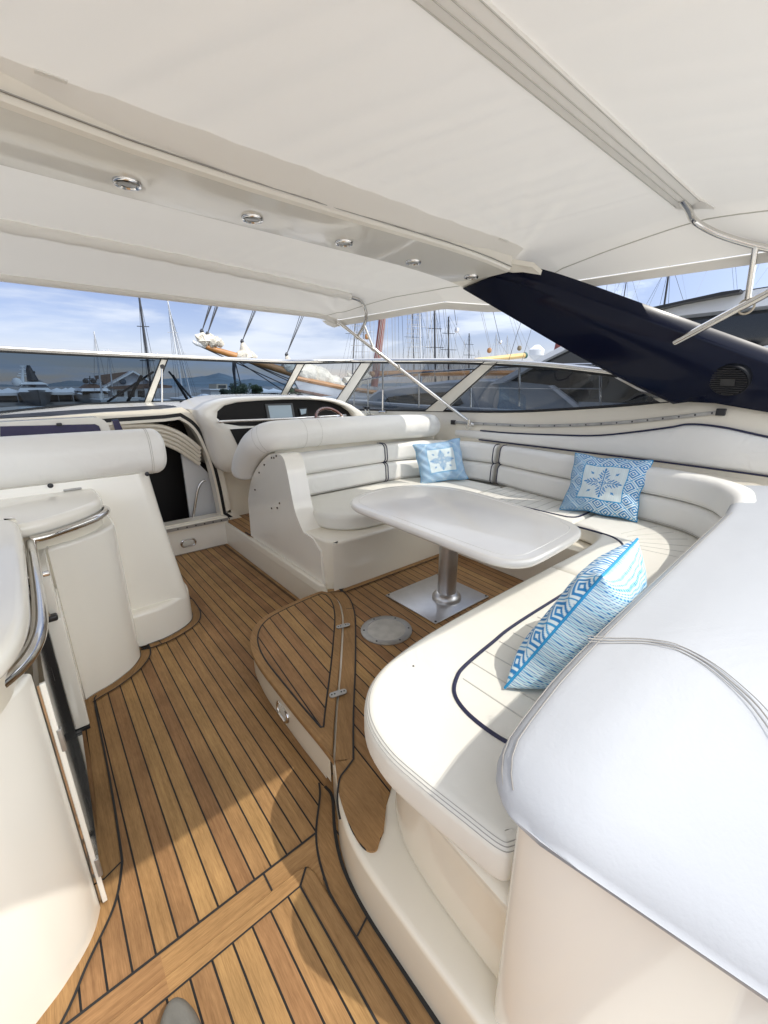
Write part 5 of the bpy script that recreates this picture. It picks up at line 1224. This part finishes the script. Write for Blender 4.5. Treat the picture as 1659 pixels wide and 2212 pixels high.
for i, (x0, x1, yt, Y_, m, r, lb) in enumerate([(940, 938.5, 668, 24, BLKM, .09, 'dark masted sailboat midway between red mast and arch leg'), (969, 969, 684, 26, BLKM, .085, 'dark masted sailboat just left of the hanging steel block'), (1013, 1013.5, 720, 34, BLKM, .085, 'short dark mast between the two hanging blocks'),
    (909, 906, 662, 22, ALUM, .07, 'grey mast with ladder rungs right of the red mast'), (894, 891, 664, 26, BLKM, .05, 'thinnest dark mast left of the ladder-runged mast'), (1072, 1072, 720, 40, ALUM, .08, 'thin pale mast above the yellow boom'), (1096, 1096, 724, 42, ALUM, .08, 'thin pale mast above the green end of the yellow boom'), (1034, 1034, 755, 46, ALUM, .07, 'shortest distant mast left of the yellow boom'),
    (780, 791, 640, 26, ALUM, .06, 'pale mast seen behind the canopy strut'), (762, 770, 650, 30, BLKM, .06, 'dark mast left of the canopy strut'), (1003, 1003, 732, 60, ALUM, .06, 'faint far mast right of the hanging steel block')]):
    sailboat(x0, 790, x1, yt, Y_, m, r, lb, 2 if r > .06 else 1)
sailboat(1429, 700, 1449, 560, 7.5, BLKM, .055, 'leaning black mast above the arch leg', 0, True, False)
sailboat(1345, 660, 1358, 575, 9, BLKM, .03, 'slim dark mast with thin rigging above the arch leg', 0, True, False)

# classic sailing ship
tsx = thing('sailing_ship', (12, 13.3, WZ), 'classic sailing ship with varnished bowsprit, furled cream sails and red masts', 'sailing ship')
YS = 13
def S(x, y, Y_=YS): return A(x, y, Y=Y_)
stem = S(700, 834)
rg = []
for k in range(12):
    t = k / 11; x = stem.x - .6 + 17 * t; hw = 2.0 * min(1, .03 + 1.6 * t ** .7) * (1 - .3 * max(0, t - .7)); zt_ = 1.78 - .85 * math.sin(math.pi / 2 * min(1, t * 2.2)) ** .8
    rg.append([(x - .6 * (1 - t), YS - hw, zt_), (x + .2 * (1 - t), YS - hw * .95, .3), (x + .9 * (1 - t), YS - hw * .5, WZ - .3), (x + .9 * (1 - t), YS + hw * .5, WZ - .3), (x + .2 * (1 - t), YS + hw * .95, .3), (x - .6 * (1 - t), YS + hw, zt_)])
M().loft(rg).build('hull', WHITE, tsx)
M().tube([Vector(r_[0]) + Vector((0, 0, .05)) for r_ in rg], .08, 8).build('cap_rail', WOOD, tsx)
M().tube([Vector(r_[0]) + Vector((0, -.02, -.35)) for r_ in rg], .05, 6).build('rubbing_strake', BROWN, tsx)
tip, heel = S(424, 741), S(712, 832)
M().tube([tip, S(470, 757), S(530, 775), S(620, 803), heel], [.05, .085, .105, .115, .12], 12).build('bowsprit', WOOD, tsx)
M().lathe([(.06, -.25), (.07, 0), (.03, .1)], tip, (-.9, 0, .3), 10).build('bowsprit_cap', WHITE, tsx)
rs = random.Random(9)
def furled(p0, p1, r, n_, nm):
    p0, p1 = Vector(p0), Vector(p1); L = []; rr_ = []
    for k in range(n_ + 1):
        t = k / n_; L.append(p0 + (p1 - p0) * t + Vector((rs.uniform(-.03, .03), 0, rs.uniform(-.03, .05)))); rr_.append(r * (.35 + .75 * math.sin(math.pi * min(1, .12 + t * .8))) * rs.uniform(.8, 1.2))
    m = M(); m.tube(L, rr_, 9)
    for k in range(4):
        t = rs.uniform(.1, .9); q_ = p0 + (p1 - p0) * t; m.tube([q_ + Vector((rs.uniform(-.1, .1), -.05, .05)), q_ + Vector((rs.uniform(-.15, .15), -.08, r * rs.uniform(.8, 1.5)))], [r * .6, r * .15], 7)
    return m.build(nm, SAIL, tsx)
furled(S(640, 800), S(742, 838), .34, 14, 'furled_sail')
furled(S(745, 826), S(800, 815), .22, 10, 'furled_sail')
for i, (bx, by, ex, ey, tx, ty, r) in enumerate([(428, 733, 452, 739, 436, 716, .16), (444, 733, 480, 745, 448, 722, .15), (512, 768, 552, 775, 523, 738, .19), (612, 795, 640, 800, 619, 766, .17)]):
    p0, p1, tp_ = S(bx, by), S(ex, ey), S(tx, ty)
    furled(p0, p1, r, 9, 'furled_sail')
    m = M(); m.tube([(p0 + p1) / 2 + Vector((0, 0, -.02)), (p0 + p1) / 2 * .45 + tp_ * .55, tp_], [r * 1.25, r * .7, r * .18], 10); m.build('sail_head', SAIL, tsx)
    ln = M()
    for dx in (0, 3.5, 6): ln.tube([tp_, S(tx + (18 if i < 2 else 22) + dx, ty - 63), S(tx + 5.2 * (18 + dx), ty - 63 * 4.6)], .011, 4)
    ln.build('stay', ROPE, tsx)
    M().lathe([(.03, -.07), (.06, 0), (.03, .07)], tp_, (.2, 0, 1), 8).build('block', BLKM, tsx)
ln = M()
for (x0, y0, x1, y1) in ((432, 748, 700, 870), (440, 744, 690, 845), (470, 752, 640, 862), (505, 770, 520, 830), (520, 775, 720, 868)): ln.tube([S(x0, y0), S(x1, y1)], .016, 4)
ln.build('bobstay', ROPE, tsx)
M().tube([S(507, 765), S(505, 800), S(509, 838)], [.07, .05, .02], 8).build('dolphin_striker', BLKM, tsx)
m1b, m1t = S(808, 835), S(842, 560)
M().tube([m1b, m1t, m1t + (m1t - m1b) * .6], [.145, .13, .10], 14).build('mast', REDM, tsx)
M().tube([S(1197, 800, 11), S(1243, 590, 11), S(1290, 380, 11)], [.22, .20, .15], 14).build('mast', REDM, tsx)
hl = M()
for dx in (-4, -1, 3, 6): hl.tube([S(812 + dx, 800, 12.7), S(834 + dx, 640, 12.7)], .012, 4)
hl.build('halyard', ROPEL, tsx)
M().tube([S(1024, 779, 12), S(1132, 768, 12)], [.10, .13], 12).build('boom', mat('yellow_boom', (.60, .42, .16), .4, coat=.3), tsx)
M().lathe([(.14, 0), (.15, .14), (.08, .2)], S(1131, 768, 12), (.97, 0, .08), 14).build('boom_end', mat('boom_green', (.02, .09, .075), .5), tsx)
M().tube([S(800, 808), S(900, 806), S(1130, 806, 12)], [.1, .13, .13], 10).build('lower_boom', WOOD, tsx)
# shrouds and ratlines
sd = random.Random(3); 
for k in range(26):
    x = 765 + k * 8.2 + sd.uniform(-3, 3); t = (x - 830) / 140; top = S(x + sd.uniform(-2, 4) - t * 10, 640, YS + sd.uniform(-1, 2)); bt = S(x + t * 6, 800, YS + sd.uniform(-1, 2))
    M().tube([bt + (bt - top) * .1, top, top + (top - bt) * .8], sd.choice([.007, .008, .012]), 4).build('shroud', sd.choice([ROPE, ROPEL, ROPEL]), tsx)
rt_ = M()
for k in range(11): rt_.tube([S(878, 670 + k * 10, 15), S(907, 672 + k * 10, 15)], .007, 4)
for k in range(6): rt_.tube([S(758, 690 + k * 14, 14), S(800, 690 + k * 14, 14)], .008, 4)
for k in range(4): rt_.tube([S(1284 - k * 2, 600 + k * 16, 11), S(1316 - k * 4, 596 + k * 18, 11)], .006, 4)
build_each(rt_, 'ratlines', ROPEL, tsx)
for (x0, y0, x1, y1, Y_, r, m) in [(980, 661, 986, 702, 12, .012, ROPE), (988, 715, 1022, 778, 12, .008, ROPEL), (986, 715, 980, 776, 12, .008, ROPEL), (1034, 655, 1058, 755, 12, .008, ROPEL), (1038, 655, 1061, 755, 12, .008, ROPEL), (1061, 655, 1080, 737, 12, .012, ROPE), (1082, 745, 1100, 770, 12, .008, ROPEL), (1093, 660, 1120, 748, 12, .008, ROPEL), (1100, 660, 1128, 748, 12, .008, ROPEL), (1127, 690, 1099, 778, 11, .013, ROPE), (1145, 720, 1124, 790, 11, .010, ROPE), (1104, 668, 1150, 770, 12, .006, ROPEL), (940, 665, 955, 778, 13, .008, ROPE),
    (1262, 610, 1250, 650, 11, .012, ROPE), (1270, 600, 1260, 650, 11, .01, ROPE), (1276, 590, 1268, 655, 11, .022, BLKM), (1290, 590, 1281, 650, 11, .009, ROPE), (1318, 570, 1305, 660, 11, .010, ROPE), (1334, 570, 1325, 655, 11, .006, ROPEL), (1345, 560, 1330, 655, 11, .005, ROPEL), (1391, 588, 1364, 650, 9, .006, ROPEL), (1443, 570, 1400, 665, 8, .006, ROPE), (1545, 545, 1502, 640, 8, .004, ROPEL), (1467, 560, 1484, 650, 8, .003, ROPEL), (1578, 540, 1586, 630, 7, .006, ROPE), (1586, 540, 1593, 630, 7, .006, ROPE), (1650, 545, 1628, 600, 7, .005, ROPE), (1665, 570, 1632, 615, 7, .005, ROPE)]:
    p, q_ = S(x0, y0, Y_), S(x1, y1, Y_); M().tube([p + (p - q_) * .5, q_], r, 4).build('line', m, tsx)
for (x, y, Y_, r, m) in [(987, 713, 12, .10, STEEL), (1057, 757, 12, .11, WOOD), (1122, 752, 12, .11, mat('old_block', (.22, .18, .12), .7)), (1081, 739, 12, .08, STEEL), (793, 727, 13, .10, WOOD)]:
    M().lathe([(r * .35, -r), (r * .8, -r * .7), (r * .95, 0), (r * .8, r * .7), (r * .35, r)], S(x, y, Y_), (.15, 0, 1), 12).build('block', m, tsx)
fl_ = M(); p = S(1392, 586, 9); fl_.plate([p, p + Vector((.1, 0, 0)), p + Vector((.1, 0, -.09)), p + Vector((0, 0, -.08))], (0, 1, 0), .01); fl_.build('pennant', mat('red_flag', (.45, .02, .03), .7), tsx)

# neighbouring motor yacht moored alongside
ny = thing('neighbour_yacht', (7.6, 3, WZ), 'grey and white motor yacht with black windows moored alongside to starboard', 'motor yacht')
XN = 6.5
def N(x, y, X_=XN): return A(x, y, X=X_)
def side(pts, X_, th, nm, m, par): return M().loft([[N(x, y, X_) for x, y in pts], [N(x, y, X_) + Vector((th, 0, 0)) for x, y in pts]]).build(nm, m, par, smooth=False)
hp_ = [(5.75, -8), (5.75, 3), (5.85, 6), (6.4, 9.5), (7.3, 12.2), (7.7, 12.8), (8.1, 12.2), (9.0, 9.5), (9.5, 6), (9.6, 3), (9.6, -8)]
M().loft([[(7.7 + (x - 7.7) * .7, y * .97, WZ - .2) for x, y in hp_], [(x, y, .6) for x, y in hp_], [(x, y, N(900, 884, 5.8).z) for x, y in hp_]]).build('hull', WHITE, ny)
M().tube([(x, y, N(900, 884, 5.8).z + .03) for x, y in hp_], .06, 8).build('toe_rail', GREYH, ny)
cr = [(786, 884), (800, 858), (820, 846), (881, 837), (968, 827), (1037, 824), (1110, 824), (1184, 832), (1243, 878), (1243, 890), (786, 890)]
M().loft([[N(x, y, XN + .02) for x, y in cr], [N(x, y, XN + .25) + Vector((0, 0, .05)) for x, y in cr], [N(x, y, XN) + Vector((2.2, 0, .05)) for x, y in cr]]).build('coachroof', GREYH, ny, ang=30)
side([(822, 878), (838, 858), (900, 850), (985, 846), (1000, 872), (985, 879)], XN - .0, .05, 'side_window', DGLASS, ny)
side([(1060, 828), (1230, 741), (1420, 664), (1600, 628), (1850, 588), (1850, 900), (1200, 890), (1184, 833)], XN + .05, 2.4, 'deckhouse_windows', DGLASS, ny)
side([(1058, 830), (1228, 739), (1275, 722), (1282, 728), (1240, 746), (1165, 783), (1086, 827)], XN - .08, .4, 'windscreen_frame', WHITE, ny)
side([(1184, 833), (1192, 832), (1252, 878), (1240, 880)], XN - .03, .2, 'window_edge', WHITE, ny)
side([(1395, 668), (1597, 631), (1850, 590), (1850, 640), (1700, 655), (1468, 682), (1360, 715)], XN - .25, 2.8, 'roof', WHITE, ny)
side([(1392, 667), (1560, 630), (1600, 624.5), (1597, 631), (1470, 655), (1410, 670)], XN - .4, 2.5, 'roof_edge', BLACK, ny)
side([(1600, 757), (1700, 738), (1850, 715), (1850, 800), (1640, 790)], XN - .2, .6, 'side_moulding', WHITE, ny)
side([(1250, 868), (1400, 873), (1500, 872), (1500, 892), (1250, 892)], XN - .1, .3, 'side_deck', GREYH, ny)
rl = M()
rl.tube(cat([N(745, 830, 6.0), N(800, 818, 5.85), (N(880, 807, 5.8)), N(968, 801, 5.78), N(1130, 791, 5.78), N(1300, 787, 5.78), N(1420, 795, 5.78)], 5), .016, 8)
rl.tube(cat([N(745, 850, 6.0), N(800, 842, 5.85), N(880, 838, 5.8), N(968, 836, 5.78), N(1130, 839, 5.78), N(1300, 840, 5.78)], 5), .005, 6)
rl.build('guard_rail', CHROME, ny)
for x0, y0, y1 in ((765, 826, 880), (795, 819, 882), (905, 806, 882), (1017, 798, 880), (1122, 791.5, 878), (1297, 787, 880)): M().tube([N(x0, y0, 5.8), N(x0, y1, 5.8)], .016, 8).build('stanchion', CHROME, ny)
M().box((8.2, 1.6, 2.2), (.5, 1.0, .5), b=.05).build('mast_box', WHITE, ny)
M().lathe([(.05, -.1), (.16, 0), (.17, .12), (.05, .22)], N(1158, 768, 9), n=16).build('radar_dome', WHITE, ny)

# ================================================================= LIGHT, SKY, CAMERA
SUN = Vector((.25, -.60, 1.0)).normalized()
w = bpy.data.worlds.new('World'); SC.world = w; w.use_nodes = True; n, l = w.node_tree.nodes, w.node_tree.links
bg = n['Background']; sky = n.new('ShaderNodeTexSky'); sky.sky_type = 'NISHITA'; sky.sun_disc = False
sky.sun_elevation = math.asin(SUN.z); sky.sun_rotation = math.atan2(SUN.x, SUN.y); sky.air_density = 1.0; sky.dust_density = .25; sky.ozone_density = 3.0
tc = n.new('ShaderNodeTexCoord'); sp = n.new('ShaderNodeSeparateXYZ'); l.new(tc.outputs['Generated'], sp.inputs[0])
zz = math_(n, l, 'ADD', math_(n, l, 'MAXIMUM', sp.outputs['Z'], 0.), .10)
cb = n.new('ShaderNodeCombineXYZ'); l.new(math_(n, l, 'DIVIDE', sp.outputs['X'], zz), cb.inputs[0]); l.new(math_(n, l, 'DIVIDE', sp.outputs['Y'], zz), cb.inputs[1]); cb.inputs[2].default_value = .37
nz = n.new('ShaderNodeTexNoise'); nz.inputs['Scale'].default_value = .62; nz.inputs['Detail'].default_value = 9; nz.inputs['Roughness'].default_value = .56; nz.inputs['Distortion'].default_value = .25; l.new(cb.outputs[0], nz.inputs['Vector'])
mr = n.new('ShaderNodeMapRange'); mr.interpolation_type = 'SMOOTHSTEP'; mr.inputs['From Min'].default_value = .44; mr.inputs['From Max'].default_value = .62; l.new(nz.outputs['Fac'], mr.inputs['Value'])
nz2 = n.new('ShaderNodeTexNoise'); nz2.inputs['Scale'].default_value = 1.1; nz2.inputs['Detail'].default_value = 6; l.new(cb.outputs[0], nz2.inputs['Vector'])
cc_ = n.new('ShaderNodeMix'); cc_.data_type = 'RGBA'; l.new(nz2.outputs['Fac'], cc_.inputs[0]); cc_.inputs[6].default_value = (1.75, 2.05, 2.6, 1); cc_.inputs[7].default_value = (3.1, 3.25, 3.5, 1)
dv = n.new('ShaderNodeVectorMath'); dv.operation = 'DOT_PRODUCT'; l.new(tc.outputs['Generated'], dv.inputs[0]); dv.inputs[1].default_value = SUN
hi_ = n.new('ShaderNodeMapRange'); hi_.interpolation_type = 'SMOOTHSTEP'; hi_.inputs['From Min'].default_value = -.15; hi_.inputs['From Max'].default_value = .75; l.new(dv.outputs['Value'], hi_.inputs['Value'])
def scaled(col, lo, hi):
    v = n.new('ShaderNodeVectorMath'); v.operation = 'SCALE'; l.new(col, v.inputs[0]); l.new(math_(n, l, 'ADD', lo, math_(n, l, 'MULTIPLY', hi_.outputs[0], hi - lo)), v.inputs['Scale']); return v.outputs[0]
mx = n.new('ShaderNodeMix'); mx.data_type = 'RGBA'; l.new(math_(n, l, 'MINIMUM', math_(n, l, 'ADD', math_(n, l, 'MULTIPLY', mr.outputs['Result'], .9), math_(n, l, 'MULTIPLY', hi_.outputs[0], .25)), .95), mx.inputs[0]); sk = n.new('ShaderNodeMix'); sk.data_type = 'RGBA'; sk.blend_type = 'MULTIPLY'; sk.inputs[0].default_value = 1; l.new(scaled(sky.outputs[0], .55, 1.), sk.inputs[6]); sk.inputs[7].default_value = (1.16, .98, 1.08, 1); l.new(sk.outputs[2], mx.inputs[6]); l.new(scaled(cc_.outputs[2], 1.5, 6.2), mx.inputs[7])
wt = n.new('ShaderNodeMix'); wt.data_type = 'RGBA'; l.new(hi_.outputs[0], wt.inputs[0]); wt.inputs[6].default_value = (1, 1, 1, 1); wt.inputs[7].default_value = (1.05, 1.0, .88, 1)
ml = n.new('ShaderNodeMix'); ml.data_type = 'RGBA'; ml.blend_type = 'MULTIPLY'; ml.inputs[0].default_value = 1; l.new(mx.outputs[2], ml.inputs[6]); l.new(wt.outputs[2], ml.inputs[7])
l.new(ml.outputs[2], bg.inputs['Color']); bg.inputs['Strength'].default_value = .15
sl_ = bpy.data.lights.new('sun', 'SUN'); sl_.energy = 2.0; sl_.angle = R(.53); sl_.color = (1, .945, .86)
so2 = bpy.data.objects.new('sun', sl_); COL.objects.link(so2); so2.rotation_euler = SUN.to_track_quat('Z', 'Y').to_euler()
cam = bpy.data.cameras.new('camera'); co = bpy.data.objects.new('camera', cam); COL.objects.link(co); SC.camera = co
co.location = (0, 0, EYE); co.rotation_euler = (R(90) - PITCH, 0, -YAW)
cam.sensor_fit = 'VERTICAL'; cam.sensor_height = 36; cam.sensor_width = 27; cam.lens = 36 * CF / 2212; cam.clip_start = .03; cam.clip_end = 8000
SC.view_settings.view_transform = 'Standard'; SC.view_settings.look = 'None'; SC.view_settings.gamma = 1; SC.view_settings.use_curve_mapping = False
SC.view_settings.exposure = .58
SC.cycles.max_bounces = 10; SC.cycles.transparent_max_bounces = 16; SC.cycles.diffuse_bounces = 8; SC.cycles.glossy_bounces = 4; SC.cycles.use_denoising = True
SC.cycles.caustics_reflective = False; SC.cycles.caustics_refractive = False
